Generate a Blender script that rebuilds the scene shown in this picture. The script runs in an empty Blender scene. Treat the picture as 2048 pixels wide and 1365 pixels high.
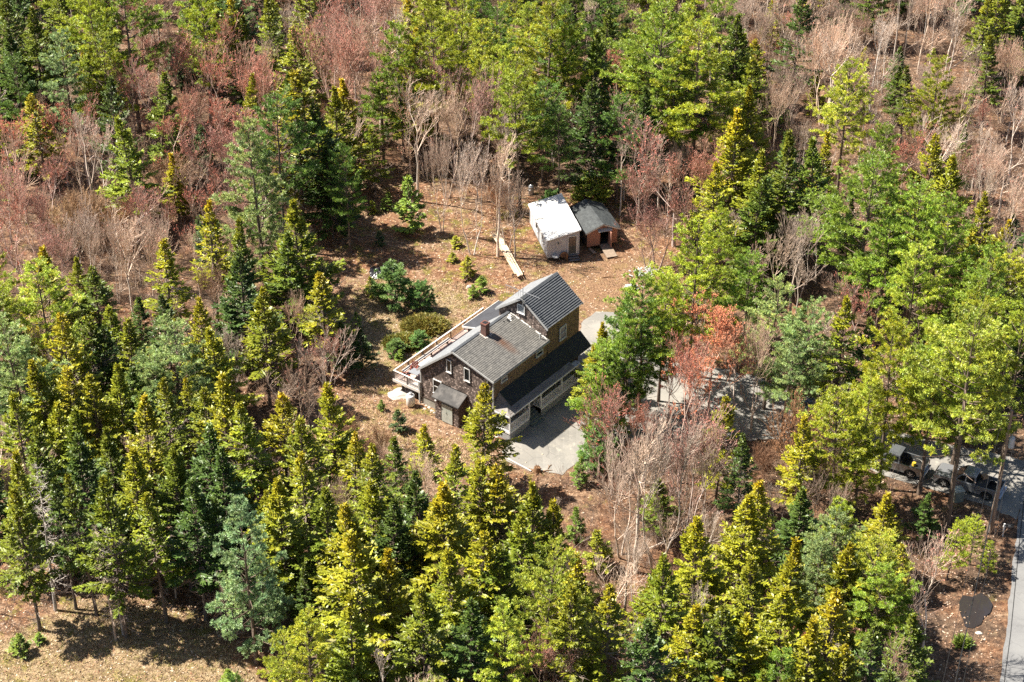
import bpy, math, random
import numpy as np
from mathutils import Vector, Matrix

R = math.radians
scene = bpy.context.scene
COL = scene.collection

# ------------------------------------------------------------------ camera
CAM_H, FPX, PITCH = 104.0, 3910.0, R(33.68)
cam_d = bpy.data.cameras.new('camera')
cam_d.sensor_width = 36.0
cam_d.lens = 36.0 * FPX / 2048.0
cam_d.clip_start = 1.0
cam_d.clip_end = 6000.0
cam = bpy.data.objects.new('camera', cam_d)
cam.location = (0, 0, CAM_H)
cam.rotation_euler = (R(90) - PITCH, 0, 0)
COL.objects.link(cam)
scene.camera = cam

# ------------------------------------------------------------------ light
SUN_EL, SUN_AZ = R(55.0), R(12.0)      # light travels towards +x and a little towards -y
world = bpy.data.worlds.new('World')
scene.world = world
world.use_nodes = True
wn = world.node_tree
bgn = wn.nodes['Background']
sky = wn.nodes.new('ShaderNodeTexSky')
sky.sky_type = 'NISHITA'
sky.sun_disc = False
sky.sun_elevation = SUN_EL
to_sun = Vector((-math.cos(SUN_AZ) * math.cos(SUN_EL), math.sin(SUN_AZ) * math.cos(SUN_EL), math.sin(SUN_EL)))
sky.sun_rotation = math.atan2(to_sun.x, to_sun.y)
sky.air_density = 1.0
sky.dust_density = 1.2
wn.links.new(sky.outputs[0], bgn.inputs[0])
bgn.inputs[1].default_value = 0.05
sun_d = bpy.data.lights.new('sun', 'SUN')
sun_d.energy = 5.0
sun_d.angle = R(0.55)
sun_d.color = (1.0, 0.93, 0.82)
sun = bpy.data.objects.new('sun', sun_d)
sun.rotation_euler = to_sun.to_track_quat('Z', 'Y').to_euler()
sun.location = (0, 150, 120)
COL.objects.link(sun)
vs = scene.view_settings
scene.display_settings.display_device = 'sRGB'
vs.view_transform = 'Standard'
vs.look = 'None'
vs.exposure = 1.2
vs.gamma = 1.0
vs.use_curve_mapping = False
scene.render.engine = 'CYCLES'
cy = scene.cycles
cy.use_denoising = False      # keeps the needles and leaves crisp
cy.max_bounces = 5
cy.diffuse_bounces = 3
cy.glossy_bounces = 2
cy.transmission_bounces = 3
cy.transparent_max_bounces = 6
cy.caustics_reflective = False
cy.caustics_refractive = False

# ------------------------------------------------------------------ terrain helpers
HOX, HOY, YAW = -8.603, 145.914, R(37.2)
cY, sY = math.cos(YAW), math.sin(YAW)


def h2w(u, v):
    return HOX + u * sY + v * cY, HOY + u * cY - v * sY


def w2h(x, y):
    dx, dy = x - HOX, y - HOY
    return dx * sY + dy * cY, dx * cY - dy * sY


def zg(x, y):
    """height of the ground: level round the house, a bank down to the driveway, soft humps in the woods"""
    u, v = w2h(x, y)
    t = np.clip((v - 10.6) / 3.6, 0, 1)
    z = -0.7 * t * t * (3 - 2 * t)
    hump = 0.07 * (np.sin(x * .41 + 1.3 * np.sin(y * .23)) + np.sin(y * .37 + x * .19 + 2.0)) - 0.14
    far = np.clip((np.hypot(x - 3, y - 150) - 16) / 12, 0, 1)
    return z + hump * (0.3 + 0.7 * far)


def ray(px, py, z=0.0):
    """the place at height z over the ground seen in direction (px, py)"""
    c, s = math.cos(PITCH), math.sin(PITCH)
    a, b = (px - 1024) / FPX, -(py - 682.5) / FPX
    d = (a, c + b * s, -s + b * c)
    g = 0.0
    for _ in range(5):
        t = (z + g - CAM_H) / d[2]
        x, y = d[0] * t, d[1] * t
        g = float(zg(x, y))
    return x, y


def proj(x, y, z):
    c, s = math.cos(PITCH), math.sin(PITCH)
    dz = z - CAM_H
    dep = y * c - dz * s
    return 1024 + FPX * x / dep, 682.5 - FPX * (y * s + dz * c) / dep


def inpoly(x, y, poly):
    r = False
    n = len(poly)
    for i in range(n):
        x1, y1 = poly[i]
        x2, y2 = poly[(i + 1) % n]
        if (y1 > y) != (y2 > y) and x < (x2 - x1) * (y - y1) / (y2 - y1) + x1:
            r = not r
    return r


# ------------------------------------------------------------------ object helpers
def tag(o, label=None, cat=None, group=None, kind=None):
    if label: o['label'] = label
    if cat: o['category'] = cat
    if group: o['group'] = group
    if kind: o['kind'] = kind
    return o


def empty(name, loc, rz=0.0, parent=None):
    o = bpy.data.objects.new(name, None)
    o.empty_display_size = 0.3
    o.location = loc
    o.rotation_euler = (0, 0, rz)
    COL.objects.link(o)
    if parent: o.parent = parent
    return o


def link_mesh(name, me, parent=None, loc=(0, 0, 0), rot=None):
    o = bpy.data.objects.new(name, me)
    COL.objects.link(o)
    o.location = loc
    if rot is not None: o.rotation_euler = rot
    if parent: o.parent = parent
    return o


class MB:
    """collects faces, then becomes one mesh"""

    def __init__(self):
        self.v = []
        self.f = []
        self.c = []       # a tint per face, optional

    def add(self, vs, fs, tint=None):
        b = len(self.v)
        self.v += [tuple(p) for p in vs]
        for f in fs:
            self.f.append(tuple(i + b for i in f))
            self.c.append(tint)

    def box(self, x0, x1, y0, y1, z0, z1, tint=None):
        self.add([(x0, y0, z0), (x1, y0, z0), (x1, y1, z0), (x0, y1, z0), (x0, y0, z1), (x1, y0, z1), (x1, y1, z1), (x0, y1, z1)],
                 [(3, 2, 1, 0), (4, 5, 6, 7), (0, 1, 5, 4), (1, 2, 6, 5), (2, 3, 7, 6), (3, 0, 4, 7)], tint)

    def bar(self, a, b, w, h, up=(0, 0, 1), tint=None):
        a, b = Vector(a), Vector(b)
        d = (b - a).normalized()
        up = Vector(up)
        if abs(d.dot(up)) > .98: up = Vector((0, 1, 0))
        s = d.cross(up).normalized() * (w / 2)
        t = s.cross(d).normalized() * (h / 2)
        self.add([a - s - t, a + s - t, a + s + t, a - s + t, b - s - t, b + s - t, b + s + t, b - s + t],
                 [(3, 2, 1, 0), (4, 5, 6, 7), (0, 1, 5, 4), (1, 2, 6, 5), (2, 3, 7, 6), (3, 0, 4, 7)], tint)

    def tube(self, pts, rads, n=8, cap=True, tint=None):
        pts = [Vector(p) for p in pts]
        if not hasattr(rads, '__len__'): rads = [rads] * len(pts)
        vs, fs = [], []
        ref = None
        for i, p in enumerate(pts):
            d = (pts[min(i + 1, len(pts) - 1)] - pts[max(i - 1, 0)]).normalized()
            if ref is None:
                ref = d.orthogonal().normalized()
            ref = (ref - d * ref.dot(d)).normalized()
            o = d.cross(ref)
            for k in range(n):
                a = 2 * math.pi * k / n
                vs.append(p + (ref * math.cos(a) + o * math.sin(a)) * rads[i])
        for i in range(len(pts) - 1):
            for k in range(n):
                k2 = (k + 1) % n
                fs.append((i * n + k, i * n + k2, (i + 1) * n + k2, (i + 1) * n + k))
        if cap:
            fs.append(tuple(range(n - 1, -1, -1)))
            fs.append(tuple((len(pts) - 1) * n + k for k in range(n)))
        self.add(vs, fs, tint)

    def prism(self, poly, a, b, axis='y', tint=None):
        """polygon (2D) swept from a to b along an axis"""
        n = len(poly)
        if axis == 'y':
            vs = [(p[0], a, p[1]) for p in poly] + [(p[0], b, p[1]) for p in poly]
        elif axis == 'x':
            vs = [(a, p[0], p[1]) for p in poly] + [(b, p[0], p[1]) for p in poly]
        else:
            vs = [(p[0], p[1], a) for p in poly] + [(p[0], p[1], b) for p in poly]
        fs = [tuple(range(n)), tuple(range(2 * n - 1, n - 1, -1))]
        for i in range(n):
            j = (i + 1) % n
            fs.append((i, i + n, j + n, j))
        self.add(vs, fs, tint)

    def mesh(self, name, mat, smooth=False):
        me = bpy.data.meshes.new(name)
        me.from_pydata(self.v, [], self.f)
        if any(c is not None for c in self.c):
            ca = me.color_attributes.new('tint', 'FLOAT_COLOR', 'CORNER')
            buf = []
            for f, c in zip(self.f, self.c):
                c = c if c is not None else (1, 1, 1)
                buf += [c[0], c[1], c[2], 1.0] * len(f)
            ca.data.foreach_set('color', buf)
        mats = mat if isinstance(mat, (list, tuple)) else [mat]
        for m in mats: me.materials.append(m)
        if smooth:
            me.polygons.foreach_set('use_smooth', [True] * len(me.polygons))
        me.update()
        return me

    def build(self, name, mat, parent=None, loc=(0, 0, 0), rot=None, smooth=False, bevel=0.0):
        o = link_mesh(name, self.mesh(name, mat, smooth), parent, loc, rot)
        if bevel:
            b = o.modifiers.new('bevel', 'BEVEL')
            b.width = bevel
            b.segments = 2
            b.limit_method = 'ANGLE'
        return o


# ------------------------------------------------------------------ materials
def nd(nt, t, **kw):
    n = nt.nodes.new(t)
    for k, v in kw.items(): setattr(n, k, v)
    return n


def ramp(nt, fac, stops):
    r = nt.nodes.new('ShaderNodeValToRGB')
    el = r.color_ramp.elements
    while len(el) < len(stops): el.new(.5)
    for e, (p, c) in zip(el, stops):
        e.position = p
        e.color = (c[0], c[1], c[2], 1) if hasattr(c, '__len__') else (c, c, c, 1)
    nt.links.new(fac, r.inputs[0])
    return r.outputs[0]


def noise(nt, vec, scale, detail=4, rough=.6, dist=0.0):
    n = nt.nodes.new('ShaderNodeTexNoise')
    n.inputs['Scale'].default_value = scale
    n.inputs['Detail'].default_value = detail
    n.inputs['Roughness'].default_value = rough
    n.inputs['Distortion'].default_value = dist
    if vec: nt.links.new(vec, n.inputs['Vector'])
    return n.outputs['Fac']


def mixc(nt, fac, a, b, mode='MIX'):
    m = nt.nodes.new('ShaderNodeMix')
    m.data_type = 'RGBA'
    m.blend_type = mode
    for s, v in ((m.inputs[0], fac), (m.inputs[6], a), (m.inputs[7], b)):
        if hasattr(v, 'links') or isinstance(v, bpy.types.NodeSocket):
            nt.links.new(v, s)
        elif hasattr(v, '__len__'):
            s.default_value = (v[0], v[1], v[2], 1)
        else:
            s.default_value = v
    return m.outputs[2]


def mapping(nt, coord='Object', scale=(1, 1, 1), rot=(0, 0, 0)):
    tc = nt.nodes.new('ShaderNodeTexCoord')
    mp = nt.nodes.new('ShaderNodeMapping')
    mp.inputs['Scale'].default_value = scale
    mp.inputs['Rotation'].default_value = rot
    nt.links.new(tc.outputs[coord], mp.inputs[0])
    return mp.outputs[0]


def newmat(name):
    m = bpy.data.materials.new(name)
    m.use_nodes = True
    nt = m.node_tree
    return m, nt, nt.nodes['Principled BSDF']


def bump(nt, bs, h, strength=.5, dist=.02):
    b = nt.nodes.new('ShaderNodeBump')
    b.inputs['Strength'].default_value = strength
    b.inputs['Distance'].default_value = dist
    nt.links.new(h, b.inputs['Height'])
    nt.links.new(b.outputs[0], bs.inputs['Normal'])


def plain(name, col, rough=.6, var=.25, scale=3.0, metal=0.0, tinted=False, bmp=0.0, stretch=(1, 1, 1), stain=None):
    """a base colour with worn, uneven tone"""
    m, nt, bs = newmat(name)
    vec = mapping(nt, scale=stretch)
    f = noise(nt, vec, scale, 6, .65)
    lo = [c * (1 - var) for c in col]
    hi = [min(1, c * (1 + var)) for c in col]
    c = ramp(nt, f, [(.3, lo), (.7, hi)])
    if stain:
        f2 = noise(nt, vec, scale * .25, 5, .7)
        c = mixc(nt, ramp(nt, f2, [(.48, 0.0), (.66, 1.0)]), c, stain)
    if tinted:
        a = nd(nt, 'ShaderNodeVertexColor', layer_name='tint')
        c = mixc(nt, 1.0, c, a.outputs[0], 'MULTIPLY')
    nt.links.new(c, bs.inputs['Base Color'])
    bs.inputs['Roughness'].default_value = rough
    bs.inputs['Metallic'].default_value = metal
    if bmp:
        bump(nt, bs, noise(nt, vec, scale * 4, 4, .7), bmp, .02)
    return m


def foliage_mat(name, transl=.16):
    m = bpy.data.materials.new(name)
    m.use_nodes = True
    nt = m.node_tree
    nt.nodes.remove(nt.nodes['Principled BSDF'])
    out = nt.nodes['Material Output']
    oi = nd(nt, 'ShaderNodeObjectInfo')
    a = nd(nt, 'ShaderNodeVertexColor', layer_name='tint')
    c = mixc(nt, 1.0, oi.outputs['Color'], a.outputs[0], 'MULTIPLY')
    geo = nd(nt, 'ShaderNodeNewGeometry')
    f = noise(nt, geo.outputs['Position'], .55, 2, .5)
    c = mixc(nt, 1.0, c, ramp(nt, f, [(.3, (.72, .78, .8)), (.7, (1.22, 1.15, 1.0))]), 'MULTIPLY')
    d = nd(nt, 'ShaderNodeBsdfDiffuse')
    t = nd(nt, 'ShaderNodeBsdfTranslucent')
    g = nd(nt, 'ShaderNodeBsdfGlossy')
    g.inputs['Roughness'].default_value = .45
    g.inputs['Color'].default_value = (.9, .95, .9, 1)
    nt.links.new(c, d.inputs['Color'])
    nt.links.new(c, t.inputs['Color'])
    mx = nd(nt, 'ShaderNodeMixShader')
    mx.inputs[0].default_value = transl
    nt.links.new(d.outputs[0], mx.inputs[1])
    nt.links.new(t.outputs[0], mx.inputs[2])
    mg = nd(nt, 'ShaderNodeMixShader')
    mg.inputs[0].default_value = .045
    nt.links.new(mx.outputs[0], mg.inputs[1])
    nt.links.new(g.outputs[0], mg.inputs[2])
    nt.links.new(mg.outputs[0], out.inputs['Surface'])
    return m


def bark_mat(name, base, var=.35, use_obj=True):
    m, nt, bs = newmat(name)
    vec = mapping(nt, scale=(1, 1, .25))
    f = noise(nt, vec, 7, 5, .7)
    c = ramp(nt, f, [(.3, [b * (1 - var) for b in base]), (.72, [b * (1 + var) for b in base])])
    a = nd(nt, 'ShaderNodeVertexColor', layer_name='tint')
    c = mixc(nt, 1.0, c, a.outputs[0], 'MULTIPLY')
    if use_obj:
        oi = nd(nt, 'ShaderNodeObjectInfo')
        c = mixc(nt, 1.0, c, oi.outputs['Color'], 'MULTIPLY')
    nt.links.new(c, bs.inputs['Base Color'])
    bs.inputs['Roughness'].default_value = .85
    return m


M_NEEDLE = foliage_mat('conifer_needles')
M_BARK_C = bark_mat('conifer_bark', (.16, .125, .10), use_obj=False)
M_BARK_D = bark_mat('bare_bark', (.50, .45, .395))

# ------------------------------------------------------------------ tree meshes (each kind in a few forms, copied with obj.copy())
class AM:
    """triangles and quads gathered from numpy arrays"""

    def __init__(self):
        self.V, self.F, self.C = [], [], []
        self.n = 0

    def put(self, V, F, C):
        self.V.append(V)
        self.F.append(F + self.n)
        self.C.append(C)
        self.n += len(V)

    def leaves(self, P, D, L, W, C, up=None, rng=None, fold=.25):
        """one pointed blade per row: base P, direction D, length L, width W, colour C"""
        n = len(P)
        if n == 0: return
        D = D / (np.linalg.norm(D, axis=1, keepdims=True) + 1e-9)
        if up is None:
            up = np.tile((-.15, 0., 1.), (n, 1)) + rng.normal(0, .36, (n, 3))
        S = np.cross(D, up)
        S /= (np.linalg.norm(S, axis=1, keepdims=True) + 1e-9)
        U = np.cross(S, D)
        L = np.broadcast_to(L, (n,))[:, None]
        W = np.broadcast_to(W, (n,))[:, None]
        a = P
        b = P + D * L * .55 + S * W * .5 - U * W * fold
        c = P + D * L
        d = P + D * L * .55 - S * W * .5 - U * W * fold
        V = np.stack([a, b, c, d], 1).reshape(-1, 3)
        i = np.arange(n)[:, None] * 4
        F = i + np.array([[0, 1, 2, 3]])
        self.put(V, F, np.repeat(C, 4, axis=0))

    def segs(self, A, B, ra, rb, C):
        """three-sided tapered sticks"""
        n = len(A)
        if n == 0: return
        D = B - A
        D /= (np.linalg.norm(D, axis=1, keepdims=True) + 1e-9)
        ref = np.where(np.abs(D[:, 2:3]) > .9, np.array([[1., 0, 0]]), np.array([[0., 0, 1.]]))
        S = np.cross(D, ref)
        S /= np.linalg.norm(S, axis=1, keepdims=True)
        T = np.cross(S, D)
        out = []
        for base, r in ((A, ra), (B, rb)):
            r = np.broadcast_to(r, (n,))[:, None]
            for k in range(3):
                t = 2 * math.pi * k / 3
                out.append(base + (S * math.cos(t) + T * math.sin(t)) * r)
        V = np.stack(out, 1).reshape(-1, 3)
        i = np.arange(n)[:, None, None] * 6
        F = (i + np.array([[[0, 1, 4, 3], [1, 2, 5, 4], [2, 0, 3, 5]]])).reshape(-1, 4)
        self.put(V, F, np.repeat(C, 6, axis=0))

    def tube(self, pts, rads, C, n=7):
        pts = np.array(pts, float)
        m = len(pts)
        V = []
        d = pts[-1] - pts[0]
        d /= np.linalg.norm(d) + 1e-9
        ref = np.array([1., 0, 0]) if abs(d[0]) < .8 else np.array([0, 1., 0])
        for i in range(m):
            t = pts[min(i + 1, m - 1)] - pts[max(i - 1, 0)]
            t /= np.linalg.norm(t) + 1e-9
            s = np.cross(t, ref)
            s /= np.linalg.norm(s) + 1e-9
            o = np.cross(s, t)
            a = np.arange(n) * 2 * math.pi / n
            V.append(pts[i] + (np.outer(np.cos(a), s) + np.outer(np.sin(a), o)) * rads[i])
        V = np.concatenate(V)
        F = []
        for i in range(m - 1):
            for k in range(n):
                k2 = (k + 1) % n
                F.append((i * n + k, i * n + k2, (i + 1) * n + k2, (i + 1) * n + k))
        self.put(V, np.array(F), np.tile(C, (len(V), 1)))

    def mesh(self, name, mat):
        V = np.concatenate(self.V).astype(np.float32)
        F = np.concatenate(self.F).astype(np.int32)
        C = np.concatenate(self.C).astype(np.float32)
        me = bpy.data.meshes.new(name)
        me.vertices.add(len(V))
        me.vertices.foreach_set('co', V.ravel())
        me.loops.add(F.size)
        me.loops.foreach_set('vertex_index', F.ravel())
        me.polygons.add(len(F))
        me.polygons.foreach_set('loop_start', np.arange(len(F), dtype=np.int32) * 4)
        me.update(calc_edges=True)
        ca = me.color_attributes.new('tint', 'FLOAT_COLOR', 'POINT')
        ca.data.foreach_set('color', np.concatenate([C, np.ones((len(C), 1), np.float32)], 1).ravel())
        me.materials.append(mat)
        return me


def unit(v):
    v = np.array(v, float)
    return v / (np.linalg.norm(v) + 1e-9)


def wobble(rng, H, lean=.02, n=9, amp=.05):
    z = np.linspace(0, H, n)
    dx = np.cumsum(rng.normal(0, amp, n)) * np.linspace(0, 1, n)
    dy = np.cumsum(rng.normal(0, amp, n)) * np.linspace(0, 1, n)
    a = rng.uniform(0, 6.28)
    return np.stack([dx + lean * z * math.cos(a), dy + lean * z * math.sin(a), z], 1)


def at_h(pts, z):
    return np.array([np.interp(z, pts[:, 2], pts[:, 0]), np.interp(z, pts[:, 2], pts[:, 1]), z])


GREY_TWIG = np.array([2.1, 2.1, 2.2])


def make_spruce(seed, H=13.0, Rm=2.1, base=.16, gold=.5, dense=1.0, power=.85, sparse_low=.3):
    rng = np.random.default_rng(seed)
    tr, cr = AM(), AM()
    pts = wobble(rng, H, .015)
    r0 = .012 * H
    tr.tube(pts, r0 * (1 - np.linspace(0, 1, len(pts)) ** 1.1 * .93) * np.r_[1.25, np.ones(len(pts) - 1)], np.array([1., 1, 1]), 7)
    z = .07 * H
    A, B, rr, CC = [], [], [], []
    while z < H * .985:
        t = z / H
        lowdead = t < base
        nb = int(rng.integers(5, 8)) if not lowdead else int(rng.integers(1, 4))
        for _ in range(nb):
            az = rng.uniform(0, 2 * math.pi)
            tt = (t - base) / (1 - base)
            if lowdead:
                L = Rm * rng.uniform(.25, .75)
            else:
                prof = min(1.0, (tt + .12) / .25) * (1 - tt) ** (power + .25)
                L = Rm * prof * rng.choice([.45, .7, .85, 1.0, 1.15, 1.3]) * rng.uniform(.9, 1.1) + .10
            p0 = at_h(pts, z + rng.uniform(-.12, .12))
            el = R(50) * max(0, tt) ** 1.5 * 1.2 + R(rng.uniform(-24, 2)) * (1 - max(tt, 0))
            d = np.array([math.cos(az) * math.cos(el), math.sin(az) * math.cos(el), math.sin(el)])
            side = np.array([-math.sin(az), math.cos(az), 0])
            m = 5
            s = np.linspace(0, 1, m)[:, None]
            curve = p0 + d * L * s + np.array([0, 0, 1.]) * (L * .16 * s ** 2.2 - L * .06 * np.sin(s * 3.1))
            A.append(curve[:-1]); B.append(curve[1:])
            rr.append(np.linspace(.028, .008, m)[:-1] * (.6 + L / 2.2))
            dead = lowdead or (tt < sparse_low and rng.random() < .45)
            CC.append(np.tile(GREY_TWIG if dead else np.array([1.1, 1., .95]), (m - 1, 1)))
            if dead:
                k = int(4 + L * 5)
                q = rng.uniform(.3, 1, k)[:, None]
                P = p0 + d * L * q + np.array([0, 0, 1.]) * (L * .16 * q ** 2.2)
                D = d * .7 + side * rng.choice([-1, 1], (k, 1)) * rng.uniform(.5, 1, (k, 1)) + rng.normal(0, .25, (k, 3))
                D /= np.linalg.norm(D, axis=1, keepdims=True)
                Lt = rng.uniform(.12, .4, k)[:, None] * (.5 + .5 * L)
                tr.segs(P, P + D * Lt, .009, .004, np.tile(GREY_TWIG, (k, 1)))
                if lowdead or rng.random() < .6: continue
            # green fronds either side of the branch
            k = max(4, int(L * 15 * dense))
            q = rng.uniform(.10, 1.0, k) ** .5
            P = p0 + d * L * q[:, None] + np.array([0, 0, 1.]) * (L * .16 * q[:, None] ** 2.2 - .02)
            sg = rng.choice([-1., 1.], k)
            fw = rng.uniform(.35, .9, k)
            D = d * fw[:, None] + side * (sg * rng.uniform(.5, 1.0, k))[:, None]
            D[:, 2] += rng.uniform(-.28, .12, k) + .1 * q
            Lf = (.24 + .27 * L * (1 - q * .75)) * rng.uniform(.65, 1.25, k)
            Wf = rng.uniform(.13, .23, k)
            tip = np.clip(q, 0, 1)
            g = np.clip(gold * (max(tt, 0) ** 3.5) * 1.1 + rng.normal(0, .1) + .14 * (rng.random(k) < .15), 0, 1)
            v = rng.uniform(.7, 1.35, k) * (.86 + .3 * tip) * rng.uniform(.88, 1.14)
            C = np.stack([v * (1 + .75 * g), v * (1 + .25 * g), v * (1 - .2 * g)], 1)
            cr.leaves(P, D, Lf, Wf, C, rng=rng)
            # the leading tip, and short sprigs standing off the fronds
            k2 = k
            P2 = P + D / np.linalg.norm(D, axis=1, keepdims=True) * (Lf * rng.uniform(.3, .8, k2))[:, None]
            D2 = d * .9 + rng.normal(0, .55, (k2, 3))
            D2[:, 2] -= .1
            cr.leaves(P2, D2, rng.uniform(.16, .34, k2), rng.uniform(.08, .14, k2), C * rng.uniform(.9, 1.2, (k2, 1)), rng=rng)
        z += rng.uniform(.26, .44) / (dense ** .3) * (1.0 if t < .75 else .7) if not lowdead else rng.uniform(.3, .55)
    cr.leaves(np.tile(at_h(pts, H * .97), (7, 1)), np.array([[0, 0, 1.]]) + rng.normal(0, .3, (7, 3)), .45, .12,
              np.tile(np.array([1.5, 1.2, .8]), (7, 1)), rng=rng)
    tr.segs(np.concatenate(A), np.concatenate(B), np.concatenate(rr), np.concatenate(rr) * .75, np.concatenate(CC))
    return tr.mesh('trunk', M_BARK_C), cr.mesh('crown', M_NEEDLE), H


def make_pine(seed, H=17.0, Rm=4.0, base=.3, dense=1.0, layered=1.0, small=False):
    rng = np.random.default_rng(seed)
    tr, cr = AM(), AM()
    pts = wobble(rng, H, .02, 10, .07)
    r0 = .0115 * H
    tr.tube(pts, r0 * (1 - np.linspace(0, 1, len(pts)) ** 1.2 * .93) * np.r_[1.25, np.ones(len(pts) - 1)], np.array([1.1, 1.05, 1.]), 8)
    z = base * H * .75
    A, B, rr = [], [], []
    step = .36 if small else .95
    side_bias = rng.uniform(0, 6.28)
    while z < H * .97:
        t = z / H
        tt = (t - base) / (1 - base)
        nb = int(rng.integers(4, 7)) if tt > 0 else int(rng.integers(1, 3))
        az0 = rng.uniform(0, 6.28)
        for bi in range(nb):
            az = az0 + bi * 6.28 / nb + rng.normal(0, .3)
            tc = max(tt, 0)
            prof = min(1, (tc + .3) / .5) * (1 - tc) ** .62
            L = Rm * prof * rng.uniform(.55, 1.2) * (1 + .18 * math.cos(az - side_bias)) + .35
            p0 = at_h(pts, z + rng.uniform(-.15, .15))
            el = R(48) * tc ** 1.3 + R(rng.uniform(-8, 12))
            d = np.array([math.cos(az) * math.cos(el), math.sin(az) * math.cos(el), math.sin(el)])
            side = np.array([-math.sin(az), math.cos(az), 0])
            m = 6
            s = np.linspace(0, 1, m)[:, None]

            def on(q):
                return p0 + d * L * q + np.array([0, 0, 1.]) * (L * .14 * q ** 2)
            cv = on(s)
            A.append(cv[:-1]); B.append(cv[1:])
            rr.append(np.linspace(.05, .012, m)[:-1] * (.5 + L / 5))
            if tt <= 0 and rng.random() < .6:
                continue
            # side branchlets, each ending in tufts that stand up and out
            nbr = max(4, int(L * 3.4))
            q = rng.uniform(.22, 1, nbr) ** .75
            q[0] = 1.0
            P = on(q[:, None])
            Lb = (.3 + .42 * L * (1 - .72 * q)) * rng.uniform(.6, 1.2, nbr)
            sg = rng.choice([-1., 1.], nbr)
            D = d * rng.uniform(.5, .9, nbr)[:, None] + side * (sg * rng.uniform(.45, .9, nbr))[:, None]
            D[:, 2] += rng.uniform(0, .3, nbr)
            D[0] = d
            D /= np.linalg.norm(D, axis=1, keepdims=True)
            E = P + D * Lb[:, None]
            tr.segs(P, E, .016, .007, np.tile(np.array([1., .9, .8]), (nbr, 1)))
            nt = np.maximum(3, (Lb * (10 if not small else 13) * dense).astype(int))
            idx = np.repeat(np.arange(nbr), nt)
            k = len(idx)
            qq = rng.uniform(.15, 1.05, k)
            T = P[idx] + D[idx] * (Lb[idx] * qq)[:, None] + rng.normal(0, .07, (k, 3)) * np.array([1, 1, .6])
            tv = rng.uniform(.72, 1.3, k) * (.9 + .2 * qq) * rng.uniform(.85, 1.15)
            wv = rng.normal(0, .07, k)
            nn = 11
            idn = np.repeat(np.arange(k), nn)
            Dn = D[idx][idn] * .55 + rng.normal(0, .62, (k * nn, 3))
            Dn[:, 2] += .30
            v = tv[idn] * rng.uniform(.82, 1.2, k * nn)
            C = np.stack([v * (1 + wv[idn]), v, v * (1 - wv[idn])], 1)
            sc = .95 if small else 1.0
            cr.leaves(T[idn], Dn, rng.uniform(.17, .32, k * nn) * sc, rng.uniform(.036, .058, k * nn) * sc, C, rng=rng, fold=.15)
        z += step * rng.uniform(.75, 1.25)
    tr.segs(np.concatenate(A), np.concatenate(B), np.concatenate(rr), np.concatenate(rr) * .8, np.tile(np.array([1.1, 1.0, .95]), (sum(len(a) for a in A), 1)))
    return tr.mesh('trunk', M_BARK_C), cr.mesh('crown', M_NEEDLE), H


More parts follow.
